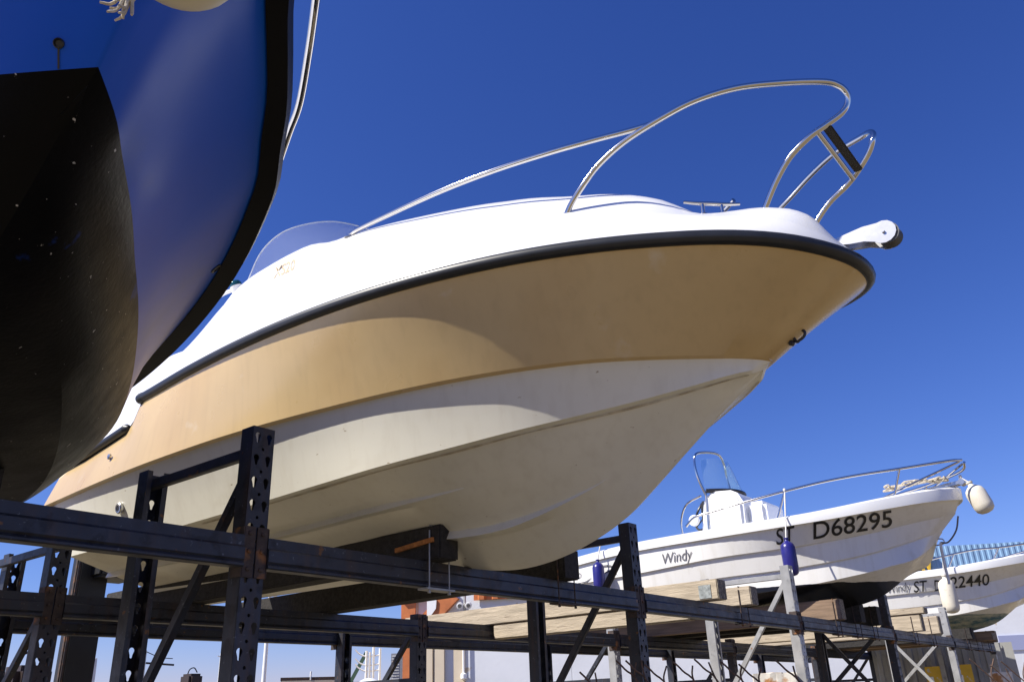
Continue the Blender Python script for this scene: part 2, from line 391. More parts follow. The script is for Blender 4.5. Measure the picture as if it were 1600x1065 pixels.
K_T = [(1.085, 0), (1.105, .036), (1.162, .101), (1.282, .195), (1.466, .330), (1.636, .441), (1.849, .542), (2.138, .647), (2.465, .734), (2.805, .799), (3.143, .852), (3.505, .892), (3.85, .910), (4.185, .918), (4.696, .908), (5.38, .876)]
C_T = [(1.11, 0, 1.218), (1.147, .055, 1.193), (1.199, .099, 1.179), (1.355, .190, 1.142), (1.538, .286, 1.104), (1.771, .404, 1.064), (2.016, .514, 1.030), (2.290, .601, .999), (2.592, .675, .973), (2.960, .722, .949), (3.317, .740, .934), (3.65, .755, .922), (3.99, .770, .912), (5.08, .812, .893)]
KEEL = [(1.085, 1.235), (1.11, 1.218), (1.317, 1.078), (1.527, .925), (1.667, .820), (1.794, .730), (1.938, .662), (2.086, .614), (2.238, .584), (2.394, .574), (2.538, .585), (2.75, .622), (3.2, .628), (4.2, .64), (5.08, .66)]
def spl(rows, x):
    """smooth (Hermite) interpolation of a table"""
    a = np.array(rows, float); X = a[:, 0]; i = int(np.clip(np.searchsorted(X, x)-1, 0, len(X)-2))
    out = []
    for c in range(1, a.shape[1]):
        Y = a[:, c]; m = np.gradient(Y, X)
        h = X[i+1]-X[i]; t = (x-X[i])/h; t = min(max(t, 0), 1)
        out.append(float((2*t**3-3*t*t+1)*Y[i]+(t**3-2*t*t+t)*h*m[i]+(-2*t**3+3*t*t)*Y[i+1]+(t**3-t*t)*h*m[i+1]))
    return out
NT = 5.36; NTC = 5.08
M_ = 84
ts = [(k/(M_-1))**1.25 for k in range(M_)]
def kn(t): return 1.125+(NT-1.125)*t**1.45
def cn_(t): return 1.15+(NT-1.15)*t**1.45
zK = lambda n: 1.235+.05*(1-math.exp(-max(n-1.08, 0)/.6))-.015*(n-1.1)
sheer_drop = tab([(0, 0), (4.40, 0), (4.52, .160), (5.05, .218), (5.4, .246)])
TR = 1.0
def Rl(t):
    n, b = RC(t*TR)
    return n, b
def lineR(s, dz=0, db=0):
    out = []
    for t in ts:
        n, b = Rl(t) if t < .985 else Rl(t)
        out.append(Vector((UC-s*max(b+db, 0) if b+db > 0 else UC, n if t < 1 else n, zR(n)+dz-sheer_drop(n))))
    return out
_rmax = RC(1.0)[0]
def ext(L, s):   # carry the sheer aft to the transom
    p = L[-1].copy(); q = Vector((UC-s*.82, NT, zR(NT)-sheer_drop(NT)+(p.z-zR(p.y)+sheer_drop(p.y)))); return L+[p.lerp(q, .5), q]
def lineK(s, db=0, dz=0):
    out = []
    for t in ts:
        n = kn(t)*.94 if False else kn(t); n = 1.085+(_rmax-1.085)*t**1.45
        b = max(spl(K_T, n)[0]+(db if t > 0 else 0), 0); out.append(Vector((UC-s*b, n, zK(n)+dz)))
    b = spl(K_T, NT)[0]+db
    q = Vector((UC-s*b, NT, zK(NT)+dz)); p = out[-1]; return out+[p.lerp(q, .5), q]
def lineC(s, db=0, dz=0):
    out = []
    for t in ts:
        n = 1.11+(_rmax-1.11)*t**1.45; b, z = spl(C_T, n); out.append(Vector((UC-s*max(b+(db if t > 0 else 0), 0), n, z+dz)))
    b, z = spl(C_T, NTC); q = Vector((UC-s*(b+db), NTC, z+dz)); return out+[out[-1].lerp(q, .5), q]
def lineKeel(db=0):
    out = []
    for t in ts:
        n = 1.11+(_rmax-1.11)*t**1.45; out.append(Vector((UC, n, spl(KEEL, n)[0])))
    q = Vector((UC, NTC, spl(KEEL, NTC)[0])); return out+[out[-1].lerp(q, .5), q]
def mid(A, B, f, du=0, dz=0, s=1, fade=None):
    out = []
    for i, (a, b) in enumerate(zip(A, B)):
        p = a.lerp(b, f); k = fade(i/(len(A)-1)) if fade else 1
        p = Vector((p.x+s*du*k*min(1, abs(p.x-UC)/.18), p.y, p.z+dz*k))
        out.append(p)
    return out
boat1 = thing('motorboat', (UC, 2.9, .60), 'large beige-sided cruiser with white deck and bottom, its bow overhanging the rack', 'boat')
bm_b = new(); bm_w = new(); bm_u = new()
hollow = lambda x: max(0, 1-x*1.6)
for s in (1, -1):
    R_ = ext(lineR(s, -.02), s); K_ = lineK(s, .017); K2 = lineK(s, -.012, -.006); C_ = lineC(s); C2 = lineC(s, -.024, -.006); Q_ = lineKeel()
    loft(bm_b, [R_, mid(R_, K_, .25, .014, 0, s, hollow), mid(R_, K_, .5, .022, 0, s, hollow), mid(R_, K_, .75, .016, 0, s, hollow), K_])
    loft(bm_b, [K_, K2])
    loft(bm_w, [K2, mid(K2, C_, .33, .006, 0, s), mid(K2, C_, .67, .006, 0, s), C_, C2])
    # bottom with two lifting strakes
    def bl(f, du=0, dz=0): return mid(C2, Q_, f, du, dz, s)
    n_on = lambda x0, x1: (lambda p: max(0.0, min(1.0, (p.y-x0)/.45))*max(0.0, min(1.0, (x1-p.y)/.3)))
    def strake(L, x0, x1, dz, dx):
        w = n_on(x0, x1); out = []
        for p in L:
            k = w(p); out.append(Vector((p.x-s*dx*k, p.y, p.z-dz*k)))
        return out
    lines = [C2, bl(.2), bl(.275), strake(bl(.28), 2.33, 9, .030, .016), strake(bl(.345), 2.33, 9, .004, 0), bl(.5), bl(.60),
             strake(bl(.605), 1.80, 9, .036, .022), strake(bl(.69), 1.80, 9, .004, 0), bl(.84), bl(.95, 0, -.006), Q_]
    loft(bm_u, lines)
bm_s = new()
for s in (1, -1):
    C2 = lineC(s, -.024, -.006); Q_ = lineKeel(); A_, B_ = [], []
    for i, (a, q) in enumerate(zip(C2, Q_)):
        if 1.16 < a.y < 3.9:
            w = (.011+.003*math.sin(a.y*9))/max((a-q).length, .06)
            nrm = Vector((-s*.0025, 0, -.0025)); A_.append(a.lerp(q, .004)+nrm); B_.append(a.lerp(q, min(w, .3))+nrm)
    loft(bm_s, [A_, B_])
for bmx, top_, bot_ in ((bm_b, lambda s: ext(lineR(s, -.02), s)[-1], lambda s: lineK(s, .017)[-1]), (bm_w, lambda s: lineK(s, -.012, -.006)[-1], lambda s: lineC(s)[-1])):
    v = [bmx.verts.new(p) for p in (top_(1), bot_(1), bot_(-1), top_(-1))]; bmx.faces.new(v)
v = [bm_u.verts.new(p) for p in (lineC(1, -.024, -.006)[-1], lineKeel()[-1], lineC(-1, -.024, -.006)[-1])]; bm_u.faces.new(v)
for b in (bm_b, bm_w, bm_u): bmesh.ops.remove_doubles(b, verts=b.verts, dist=.0004)
hull1 = obj('hull', bm_u, HULLW, boat1, smooth=True, sharp=22)
tag(obj('lower_topside', bm_w, HULLW, hull1, smooth=True, sharp=30), 'plain white strip of the side below the beige')
tag(obj('upper_topside', bm_b, BEIGE, hull1, smooth=True, sharp=30), 'beige flared side under the black rub rail')
obj('crease_shade_line', bm_s, mat('brown_crease_shade', (.46, .39, .28), .7, noise=.25, nscale=20, stain=[((.64, .61, .52), 9, .48, .2)]), hull1)  # brown strip, its colour paints the shadow line along the chine crease
# deck
ZD = [(.60, 1.56), (.66, 1.575), (.707, 1.616), (.745, 1.692), (.804, 1.745), (.872, 1.773), (.948, 1.792), (1.058, 1.803), (1.16, 1.818), (1.242, 1.880), (1.312, 1.940), (1.443, 2.016), (1.525, 2.050), (1.708, 2.098), (1.884, 2.150),
      (2.101, 2.190), (2.320, 2.212), (2.521, 2.226), (2.763, 2.228), (2.9, 2.224), (3.0, 2.230), (3.141, 2.266), (3.273, 2.276), (3.54, 2.280), (3.752, 2.27), (3.88, 2.24), (3.975, 2.19), (4.056, 2.12), (4.639, 2.063), (5.4, 1.98)]
ZE = [(.60, 1.53), (.66, 1.545), (.733, 1.605), (.80, 1.655), (.919, 1.695), (1.066, 1.722), (1.243, 1.775), (1.43, 1.838), (1.632, 1.883), (1.997, 1.958), (2.373, 2.041), (2.736, 2.120), (3.0, 2.140), (3.2, 2.165), (3.54, 2.175), (3.85, 2.14), (3.97, 2.08), (4.1, 2.03), (4.639, 1.98), (5.4, 1.90)]
kD = tab([(.6, .60), (1.0, .50), (1.5, .48), (2.0, .52), (2.5, .62), (2.9, .73), (3.2, .75)])
def zE(n): return spl(ZE, n)[0]
def zD(n): return spl(ZD, n)[0]
def dk(s, kf, zf, dn=0):
    out = []
    for t in ts+[1.02, 1.05]:
        if t <= 1: n, b = RC(t)
        else: n = _rmax+(NT-_rmax)*(t-1)/.05; b = RC(1)[1]+(.80-RC(1)[1])*(t-1)/.05
        out.append(Vector((UC-s*b*kf(n), n+dn*(1-min(1, b/.5)), zf(n))))
    return out
cock = tab([(0, -.0), (3.65, -.0), (3.85, .5), (6, .6)])
zB = lambda n: zR(n)-sheer_drop(n)+.012
lz = lambda f, d=0: (lambda n: zB(n)+(zE(n)-zB(n))*f+d)
dz_ = lambda f, d=0: (lambda n: zE(n)+(zD(n)-zE(n))*f+d)
kk = lambda f: (lambda n: .80+(kD(n)-.80)*f)
DK = lambda s: [dk(s, lambda n: .995, lz(-.02)), dk(s, lambda n: .985, lz(.12)), dk(s, lambda n: .95, lz(.42)), dk(s, lambda n: .90, lz(.70), .01), dk(s, lambda n: .85, lz(.89), .01), dk(s, lambda n: .80, lz(1.0), .015),
    dk(s, kk(.4), dz_(.52), .02), dk(s, kk(.75), dz_(.86), .03), dk(s, kk(1.0), dz_(1.0), .04), dk(s, lambda n: kD(n)*.85, dz_(1, .012), .05), dk(s, lambda n: kD(n)*.7, lambda n: zD(n)+.016-cock(n), .06), dk(s, lambda n: .3*kD(n), lambda n: zD(n)+.02-cock(n), .08), dk(s, lambda n: 0, lambda n: zD(n)+.022-cock(n), .09)]
bmd = new()
for s in (1, -1):
    L = DK(s); loft(bmd, L)
    bmd.faces.new([bmd.verts.new(l[-1]) for l in L]+[bmd.verts.new(Vector((UC, NT, 1.1))), bmd.verts.new(Vector((UC-s*.80, NT, 1.1)))])
bmesh.ops.remove_doubles(bmd, verts=bmd.verts, dist=.0004)
obj('deck', bmd, DECKW, boat1, smooth=True, sharp=50)
# rub rails
def rail_pts(s_from, s_to, off=0.0, dz=0.0):
    out = []
    for t in np.linspace(s_from, s_to, 150):
        n, b = RC(abs(t)); b = math.copysign(b, t)
        out.append(Vector((UC-b-math.copysign(off, b)*min(1, abs(b)/.2), n-off*(1-min(1, abs(b)/.5)), zR(n)+dz)))
    return out
_i = float(np.interp(4.41, _rn, _tt))
prof = [(.004, -.030), (.024, -.024), (.030, -.006), (.028, .010), (.016, .024), (0, .030), (-.020, .026), (-.020, -.028)]
rr = new(); tube(rr, rail_pts(-_i, _i), .029, 16)
rub = obj('rub_rail', rr, RUBBER, boat1, smooth=True, sharp=60)
for s in (1, -1):
    p = rail_pts(_i-.004, _i+.0, 0)[0] if s > 0 else rail_pts(-_i+.004, -_i, 0)[0]
    e = new(); lathe(e, p-Vector((0, .012, 0)), (0, 1, -.04), [(0, .031), (.03, .033), (.05, .030), (.062, .018)], 16); obj('end_cap', e, RUBBER, rub, smooth=True, sharp=50)
    L_ = [p+Vector((-s*.006, 0, .012)) for p in ext(lineR(s, 0), s) if p.y > 4.515]; P0 = L_[0]
    e = new(); tube(e, L_, .026, 12); obj('rub_rail', e, RUBBER, boat1, smooth=True, sharp=60)
    e = new(); lathe(e, P0, (0, -1, .05), [(0, .028), (.02, .026), (.04, .012)], 12); obj('end_cap', e, RUBBER, boat1, smooth=True)
# white quarter moulding where the sheer steps down
# bow rails
bRail = tab([(.50, .15), (.545, .165), (.60, .20), (.66, .236), (.80, .255), (.92, .27), (1.2, .36), (1.63, .575), (2.0, .645), (2.5, .70), (3.0, .715)])
loop_px = [(885, 336), (893, 318), (912, 288), (935, 258), (975, 222), (1030, 187), (1085, 158), (1150, 138), (1220, 130), (1285, 128), (1310, 134), (1323, 146), (1324, 162), (1314, 178), (1290, 196), (1265, 214), (1235, 245), (1212, 285), (1192, 334)]
nf = tab([(0, 1.50), (4, 1.36), (5, 1.22), (8, .82), (9, .66), (10, .565), (11, .545), (12, .545), (13, .56), (14, .60), (15, .66), (16, .72), (17, .80), (18, .92)])
loop_b = [.575, .575, .57, .56, .55, .53, .485, .405, .31, .235, .195, .170, .160, .172, .20, .222, .222, .216, .21]
loop = [at(p, u=UC-b_) for p, b_ in zip(loop_px, loop_b)]
side_px = [(1022, 193), (985, 204), (920, 221), (850, 241), (770, 267), (690, 298), (610, 334), (560, 358), (545, 369)]
side = [on_side(p, UC, bRail) for p in side_px]
mir = lambda P: [Vector((2*UC-p.x, p.y, p.z)) for p in P]
for s in (1, -1):
    f = (lambda P: P) if s > 0 else mir
    b = new(); tube(b, smooth_path(f(loop), 8), .0125, 12); br = obj('bow_rail', b, STEEL, boat1, smooth=True)
    b = new(); tube(b, smooth_path(f(side), 8), .0125, 12); obj('side_rail', b, STEEL, boat1, smooth=True)
    b = new()
    for p in (loop[0], loop[-1], side[-1]):
        p = f([p])[0]; lathe(b, p+Vector((0, 0, -.012)), (0, 0, 1), [(0, .024), (.006, .024), (.009, .014), (.02, .0135)], 14)
    obj('rail_foot', b, STEEL, br, smooth=True, sharp=50)
# black step between the two rails
A = at((1277, 206), u=UC-.215); B = mir([A])[0]
b = new(); tube(b, [A, B], .011, 10); bar_o = obj('rail_crossbar', b, STEEL, boat1, smooth=True)
b = new(); lo = Vector((0, .05, -.055))
bar(b, A+Vector((.02, -.034, .018)), B+Vector((-.02, -.034, .018)), .036, .010); obj('step_pad', b, BLACKP, boat1, bevel=.004)
# cleat
c0 = on_side((1110, 322), UC, lambda n: .42*bR(n)); 
b = new()
pa = at((1068, 317), z=1.900); pb = at((1156, 320), z=1.885)
c0 = (pa+pb)*.5; axis = (pb-pa); L_ = axis.length; axis.normalize()
tube(b, smooth_path([c0-axis*L_*.5+Vector((0, 0, .004)), c0-axis*L_*.25, c0, c0+axis*L_*.25, c0+axis*L_*.5+Vector((0, 0, .004))], 4), lambda t: .0065+.003*math.sin(math.pi*t), 10)
for k in (-.17, .17):
    q = c0+axis*L_*k; tube(b, [q, q+Vector((0, 0, -.075))], .008, 10); lathe(b, q+Vector((0, 0, -.065)), (0, 0, 1), [(0, .02), (.01, .018), (.016, .009)], 12)
obj('deck_cleat', b, STEEL, boat1, smooth=True)
# anchor roller
r0 = at((1325, 378), u=UC); r1 = at((1384, 367), u=UC)
b = new()
dirr = (r1-r0).normalized(); upv = Vector((0, dirr.z, -dirr.y)); upv = upv if upv.z > 0 else -upv
for sx in (-.032, .032):
    pts = [r0-dirr*.06-upv*.018, r0+dirr*.02-upv*.026, r0+(r1-r0)*.50-upv*.026]+[r1+(dirr*math.cos(rad(a))+upv*math.sin(rad(a)))*.047 for a in range(-130, 121, 25)]+[r0+(r1-r0)*.45+upv*.036, r0-dirr*.03+upv*.010]
    lo = [b.verts.new(p+Vector((sx-.0018, 0, 0))) for p in pts]; hi = [b.verts.new(p+Vector((sx+.0018, 0, 0))) for p in pts]
    b.faces.new(lo[::-1]); b.faces.new(hi)
    for i in range(len(pts)): b.faces.new((lo[i], lo[(i+1) % len(pts)], hi[(i+1) % len(pts)], hi[i]))
bar(b, r0-dirr*.03-upv*.018, r0+dirr*.10-upv*.022, .062, .004)
tube(b, [r1-Vector((.042, 0, 0)), r1+Vector((.042, 0, 0))], .006, 8)
ar = obj('anchor_roller', b, STEELD, boat1)
b = new(); lathe(b, r1-Vector((.028, 0, .004))+dirr*.012, (1, 0, 0), [(0, .043), (.012, .038), (.028, .030), (.044, .038), (.056, .043)], 20); obj('roller_wheel', b, mat('grey_rubber', (.09, .09, .09), .6), ar, smooth=True, sharp=60)
# bow eye
e0 = at((1243, 524), u=UC)
b = new(); ring = []
for k in range(13):
    a = rad(-100+200*k/12); ring.append(e0+Vector((0, -math.cos(a)*.044, math.sin(a)*.026))+Vector((0, .006, 0)))
ring = [e0+Vector((0, .02, .024))]+ring[1:-1]+[e0+Vector((0, .03, -.026))]
tube(b, smooth_path(ring, 3), .0060, 8); obj('bow_eye', b, BLACKP, boat1, smooth=True)
b = new(); lathe(b, at((1238, 536), u=UC), (0, -.8, -.5), [(-.01, .012), (.006, .012), (.009, .006)], 12); obj('drain_plug', b, BLACKP, boat1, smooth=True, sharp=40)
# windscreen
GL = bpy.data.materials.new('tinted_acrylic'); GL.use_nodes = True
pb_ = GL.node_tree.nodes['Principled BSDF']; pb_.inputs['Base Color'].default_value = (.86, .90, .96, 1); pb_.inputs['Roughness'].default_value = .04
pb_.inputs['Transmission Weight'].default_value = .93; pb_.inputs['IOR'].default_value = 1.02; pb_.inputs['Coat Weight'].default_value = .6
base_px = [(402, 425), (425, 410), (463, 393), (500, 381), (530, 371)]
top_px = [(396, 424), (408, 394), (440, 364), (480, 350), (520, 346), (556, 353), (580, 360)]
bW = tab([(2.5, .45), (2.8, .70), (3.1, .80), (3.6, .82), (4, .83)])
bT = tab([(2.3, .20), (2.55, .42), (2.8, .58), (3.1, .67), (3.5, .76), (3.8, .80)])
bb_ = smooth_path([Vector((UC-.67, 3.72, 2.26)), Vector((UC-.67, 3.45, 2.27)), Vector((UC-.65, 3.15, 2.25)), Vector((UC-.55, 2.90, 2.20)), Vector((UC-.32, 2.74, 2.19)), Vector((UC, 2.68, 2.20))], 6)
tt_ = smooth_path([Vector((UC-.67, 3.78, 2.28)), on_side((408, 394), UC, lambda n: .65), at((440, 364), u=UC-.61), at((480, 350), u=UC-.50), at((520, 346), u=UC-.34), at((556, 352), u=UC-.14), at((577, 359), u=UC)], 6)
b = new(); n_ = len(bb_)
full_b = bb_+[Vector((2*UC-p.x, p.y, p.z)) for p in bb_[-2::-1]]; full_t = tt_+[Vector((2*UC-p.x, p.y, p.z)) for p in tt_[-2::-1]]
loft(b, [full_b, [a.lerp(c, .5)+Vector((0, -.01, .01)) for a, c in zip(full_b, full_t)], full_t]); solid(b, .004)
ws = obj('windscreen', b, GL, boat1, smooth=True, sharp=60)
b = new(); tube(b, full_t, .0035, 6); obj('screen_edge', b, mat('clear_plastic_trim', (.75, .77, .8), .2), ws, smooth=True)
# grab rail and navigation light behind the screen
b = new(); q0 = on_side((371, 450), UC, lambda n: .70)
lathe(b, q0+Vector((.02, .01, -.03)), (-.35, .15, .9), [(0, .030), (.03, .034), (.05, .036)], 16); nl = obj('navigation_light', b, DECKW, boat1, smooth=True, sharp=50)
b = new(); lathe(b, q0+Vector((.003, .017, .015)), (-.35, .15, .9), [(0, .034), (.02, .034), (.033, .026), (.040, .01)], 16); obj('lens', b, mat('dark_green_lens', (.01, .06, .08), .08), nl, smooth=True, sharp=50)
b = new(); h1 = q0+Vector((.03, .03, .0)); tube(b, smooth_path([h1+Vector((0, -.02, .0)), h1+Vector((.02, .10, .05)), h1+Vector((.03, .30, .06)), h1+Vector((.03, .62, -.02)), h1+Vector((.03, .70, -.14))], 6), .012, 10); obj('grab_rail', b, DECKW, boat1, smooth=True)
# hull fittings
for px, r in (((159, 768), .018), ((185, 793), .024)):
    q = on_side(px, UC, lambda n: .86); b = new(); lathe(b, q+Vector((.012, 0, 0)), (-1, 0, -.2), [(0, r*1.3), (.012, r*1.3), (.017, r*1.05), (.016, r*.7), (.004, r*.65)], 16); fo = obj('outlet_fitting', b, STEELD, boat1, smooth=True, sharp=40)
    b = new(); lathe(b, q+Vector((.006, 0, 0)), (-1, 0, -.2), [(0, r*.66), (.008, r*.66)], 14); obj('dark_bore', b, BLACKP, fo)
q = on_side((170, 713), UC, lambda n: .90); b = new(); lathe(b, q+Vector((.008, 0, 0)), (-1, 0, -.1), [(0, .016), (.010, .016), (.013, .008)], 14); obj('bolt_head', b, STEELD, boat1, smooth=True, sharp=40)

# lettering mapped on a side surface
def letter_on(name, s, pxa, pxb, surf, hfun, parent, material, shear=0, bold=0, off=.004, space=1.0):
    """pxa/pxb: pixels of the baseline's two ends; surf(px)->point ; hfun: letter height"""
    a, c = surf(pxa), surf(pxb); bm = text_bm(s, 1.0, shear, bold=bold, space=space)
    y1 = .73
    for v in bm.verts:
        x, y = v.co.x, v.co.y/y1
        p = a.lerp(c, x); v.co = (p.x, p.y, p.z+y*hfun)
    return bm, a, c
# nearest point of the deck side along u
from mathutils.bvhtree import BVHTree
bpy.context.view_layer.update()
def decal(name, s, pa, pb, ha, hb, targets, parent, material, shear=0, bold=0, space=1.0, off=.004):
    """lettering laid on the target surfaces between two surveyed baseline ends, heights in survey pixels"""
    bm = text_bm(s, 1.0, shear, bold=bold, space=space) if isinstance(s, str) else s
    trees = []
    for o in targets:
        me = o.data; mw = o.matrix_world; trees.append(BVHTree.FromPolygons([mw @ v.co for v in me.vertices], [list(p.vertices) for p in me.polygons]))
    for v in list(bm.verts):
        x, y = v.co.x, v.co.y/.73; px = (pa[0]+(pb[0]-pa[0])*x, pa[1]+(pb[1]-pa[1])*x-(ha+(hb-ha)*x)*y)
        d = Vector(ray(px)).normalized(); best = None
        for t in trees:
            h = t.ray_cast(Vector((0, 0, 0)), d, 80)
            if h[0] is not None and (best is None or h[3] < best[3]): best = h
        if best: v.co = best[0]-d*off*2
        else: bm.verts.remove(v)
    return obj(name, bm, material, parent)
deck1 = [o for o in boat1.children if o.name.startswith('deck') and 'cleat' not in o.name]
decal('model_lettering', 'XS20', (427, 435), (461, 420), 17, 17, deck1, boat1, mat('faded_beige_print', (.46, .34, .18), .5), shear=.25, bold=.012)

# ------------------------------------------------------------------ boats 2 and 3: white open boats
NAVY = mat('navy_fender_vinyl', (.018, .016, .16), .32, noise=.15, nscale=15)
CREAM = mat('aged_white_fender_vinyl', (.66, .61, .50), .5, noise=.08, nscale=9, stain=[((.35, .30, .22), 7, .62, .12)])
INK = mat('black_print', (.012, .012, .014), .4)
GREYI = mat('grey_print', (.12, .12, .13), .5)
def hullmat(name, paint, below, extra=None):
    M = mat(name, (.76, .745, .71), .25, coat=.25, noise=.03, nscale=2.5, stain=[((.60, .55, .44), 3, .60, .25)], streak=((.46, .41, .32), .25))
    t = M.node_tree; N = t.nodes; L = t.links; b = N['Principled BSDF']; src = b.inputs['Base Color'].links[0].from_socket
    g = N.new('ShaderNodeNewGeometry'); tc = N.new('ShaderNodeTexCoord'); sx = N.new('ShaderNodeSeparateXYZ'); L.new(tc.outputs['Object'], sx.inputs[0])
    nz = N.new('ShaderNodeTexNoise'); nz.inputs['Scale'].default_value = 5; nz.inputs['Detail'].default_value = 8; L.new(tc.outputs['Object'], nz.inputs['Vector'])
    ad = N.new('ShaderNodeMath'); ad.operation = 'MULTIPLY_ADD'; ad.inputs[1].default_value = .03; L.new(nz.outputs[0], ad.inputs[0]); L.new(sx.outputs[2], ad.inputs[2])
    lt = N.new('ShaderNodeMath'); lt.operation = 'LESS_THAN'; lt.inputs[1].default_value = below+.015; L.new(ad.outputs[0], lt.inputs[0])
    rgb = N.new('ShaderNodeRGB'); rgb.outputs[0].default_value = (*paint, 1); ps = rgb.outputs[0]
    if extra:
        n2 = N.new('ShaderNodeTexNoise'); n2.inputs['Scale'].default_value = 4; n2.inputs['Detail'].default_value = 10; n2.inputs['Roughness'].default_value = .7
        mp = N.new('ShaderNodeMapping'); mp.inputs['Scale'].default_value = (1, 1, 3.5); L.new(tc.outputs['Object'], mp.inputs[0]); L.new(mp.outputs[0], n2.inputs['Vector'])
        rp = N.new('ShaderNodeValToRGB'); e = rp.color_ramp.elements; e[0].position = .38; e[0].color = (*extra[0], 1); e[1].position = .62; e[1].color = (*extra[1], 1)
        L.new(n2.outputs[0], rp.inputs[0]); ps = rp.outputs[0]
    mx = N.new('ShaderNodeMix'); mx.data_type = 'RGBA'; L.new(lt.outputs[0], mx.inputs[0]); L.new(src, mx.inputs[6]); L.new(ps, mx.inputs[7]); L.new(mx.outputs[2], b.inputs['Base Color'])
    return M
GBT = [(1.48, 0, 1.604), (1.50, .06, 1.60), (1.56, .17, 1.591), (1.7, .34, 1.570), (2.0, .58, 1.525), (2.5, .80, 1.472), (3.0, .895, 1.452), (3.7, .945, 1.440), (4.65, .95, 1.42), (5.3, .925, 1.372), (5.75, .89, 1.33)]
S1T = [(1.57, 0, 1.50), (1.66, .08, 1.478), (1.8, .20, 1.447), (2.28, .49, 1.351), (2.81, .715, 1.288), (3.59, .875, 1.259), (4.44, .915, 1.21), (5.1, .90, 1.19), (5.75, .86, 1.17)]
S2T = [(1.72, 0, 1.35), (1.80, .09, 1.325), (1.95, .22, 1.27), (2.22, .41, 1.189), (2.86, .67, 1.103), (3.65, .825, 1.075), (4.4, .87, 1.05), (5.1, .86, 1.04), (5.75, .82, 1.02)]
CHT = [(1.79, 0, 1.27), (1.888, .17, 1.15), (2.165, .36, 1.047), (2.52, .53, .977), (2.896, .67, .927), (3.31, .77, .900), (4.2, .80, .87), (5.75, .76, .86)]
KLT = [(1.496, 1.60), (1.834, 1.241), (2.131, .978), (2.334, .850), (2.664, .76), (3.0, .715), (3.6, .69), (5.75, .70)]
for T in (GBT, S1T, S2T, CHT): pass
def kl(z):   # stem position for a height
    a = np.array(KLT); return float(np.interp(-z, -a[:7, 1], a[:7, 0]))
def make_open_boat(du, label, number, name_px, num_px, sub_px, hm, detail):
    uc = 8.67+du; N1 = 5.75
    t = thing('open_boat', (uc, 3.4, .69), label, 'boat', 'white open boats on the racks')
    def line(T, s, db=0, dz=0, end=N1, dn=0):
        n0 = T[0][0]; out = []
        for k in range(46):
            n = n0+(end-n0)*(k/45)**1.6; r = spl(T, n); out.append(Vector((uc-s*max(r[0]+(db*min(1, k/4)), 0), n+dn*max(0, 1-k/8), r[1]+dz)))
        return out
    hb = new(); gb = new()
    for s in (1, -1):
        G0 = line(GBT, s, .0); Gi = line(GBT, s, -.030, .006, dn=.03); S1a = line(S1T, s, .010); S1b = line(S1T, s, -.014, -.008); S2a = line(S2T, s, .010); S2b = line(S2T, s, -.014, -.008)
        Ca = line(CHT, s, .008); Cb = line(CHT, s, -.006, -.006)
        kq = []
        for k in range(46):
            n = 1.79+(N1-1.79)*(k/45)**1.6; kq.append(Vector((uc, n, spl(KLT, n)[0])))
        loft(hb, [Gi, S1a, S1b, S2a, S2b, Ca, Cb, [a.lerp(b, .5) for a, b in zip(Cb, kq)], kq])
        top = [Gi[-1], S1a[-1], S1b[-1], S2a[-1], S2b[-1], Ca[-1], Cb[-1], kq[-1]]
        hb.faces.new([hb.verts.new(p) for p in top]+[hb.verts.new(Vector((uc, N1, Gi[-1].z)))])
        GT_ = [Vector((p.x-s*.004 if abs(p.x-uc) > .01 else p.x, p.y-.006*(abs(p.x-uc) < .3), p.z+.075+.03*max(0, 1-(p.y-1.5)/1.2))) for p in G0]
        GTi = line(GBT, s, -.035, .0); GTi = [Vector((p.x, p.y+.02*(abs(p.x-uc) < .3), q.z+.022)) for p, q in zip(GTi, GT_)]
        GTj = line(GBT, s, -.14, .0, dn=.10); GTj = [Vector((p.x, p.y, q.z+.028)) for p, q in zip(GTj, GT_)]
        ctr = [Vector((uc, p.y+.0, p.z+(.02 if p.y < 2.7 else -.35))) for p in GTj]
        loft(gb, [Gi, G0, [a.lerp(b, .5)+Vector((-s*.004, 0, 0)) for a, b in zip(G0, GT_)], GT_, GTi, GTj, ctr])
        gb.faces.new([gb.verts.new(p[-1]) for p in (Gi, G0, GT_, GTi, GTj, ctr)]+[gb.verts.new(Vector((uc, N1, Gi[-1].z)))])
    for b in (hb, gb): bmesh.ops.remove_doubles(b, verts=b.verts, dist=.0004)
    hull = obj('hull', hb, hm, t, smooth=True, sharp=24); obj('gunwale', gb, DECKW, t, smooth=True, sharp=45)
    bpy.context.view_layer.update()
    side = lambda n: spl(GBT, n)[0]-.03 if n > 1.48 else 0
    sp = lambda p, k=.0: on_side(p, uc, lambda n: max(side(n)-k, 0) if n > 1.48 else -1)
    decal('name_lettering', 'Windy', *name_px, [hull], t, GREYI, bold=-.002)
    for (q, pa, pb, ha, hb) in num_px: decal('registration_lettering', q, pa, pb, ha, hb, [hull], t, INK, bold=.008)
    return t, hull, uc, sp
H2 = hullmat('white_hull_black_bottom', (.006, .006, .007), .945-.69)
H3 = hullmat('white_hull_green_bottom', (.1, .14, .13), .945-.69, ((.05, .13, .17), (.44, .45, .36)))
boat2, hull2, U2, sp2 = make_open_boat(0, 'white open boat with black bottom, number 68295 and a tall blue windscreen', '', ((1034, 881), (1081, 873), 17, 19),
    [('ST', (1213, 851), (1241, 846), 26, 27), ('D68295', (1271, 842), (1394, 822), 28, 27)], None, H2, dict(k=1.0, h=.165))
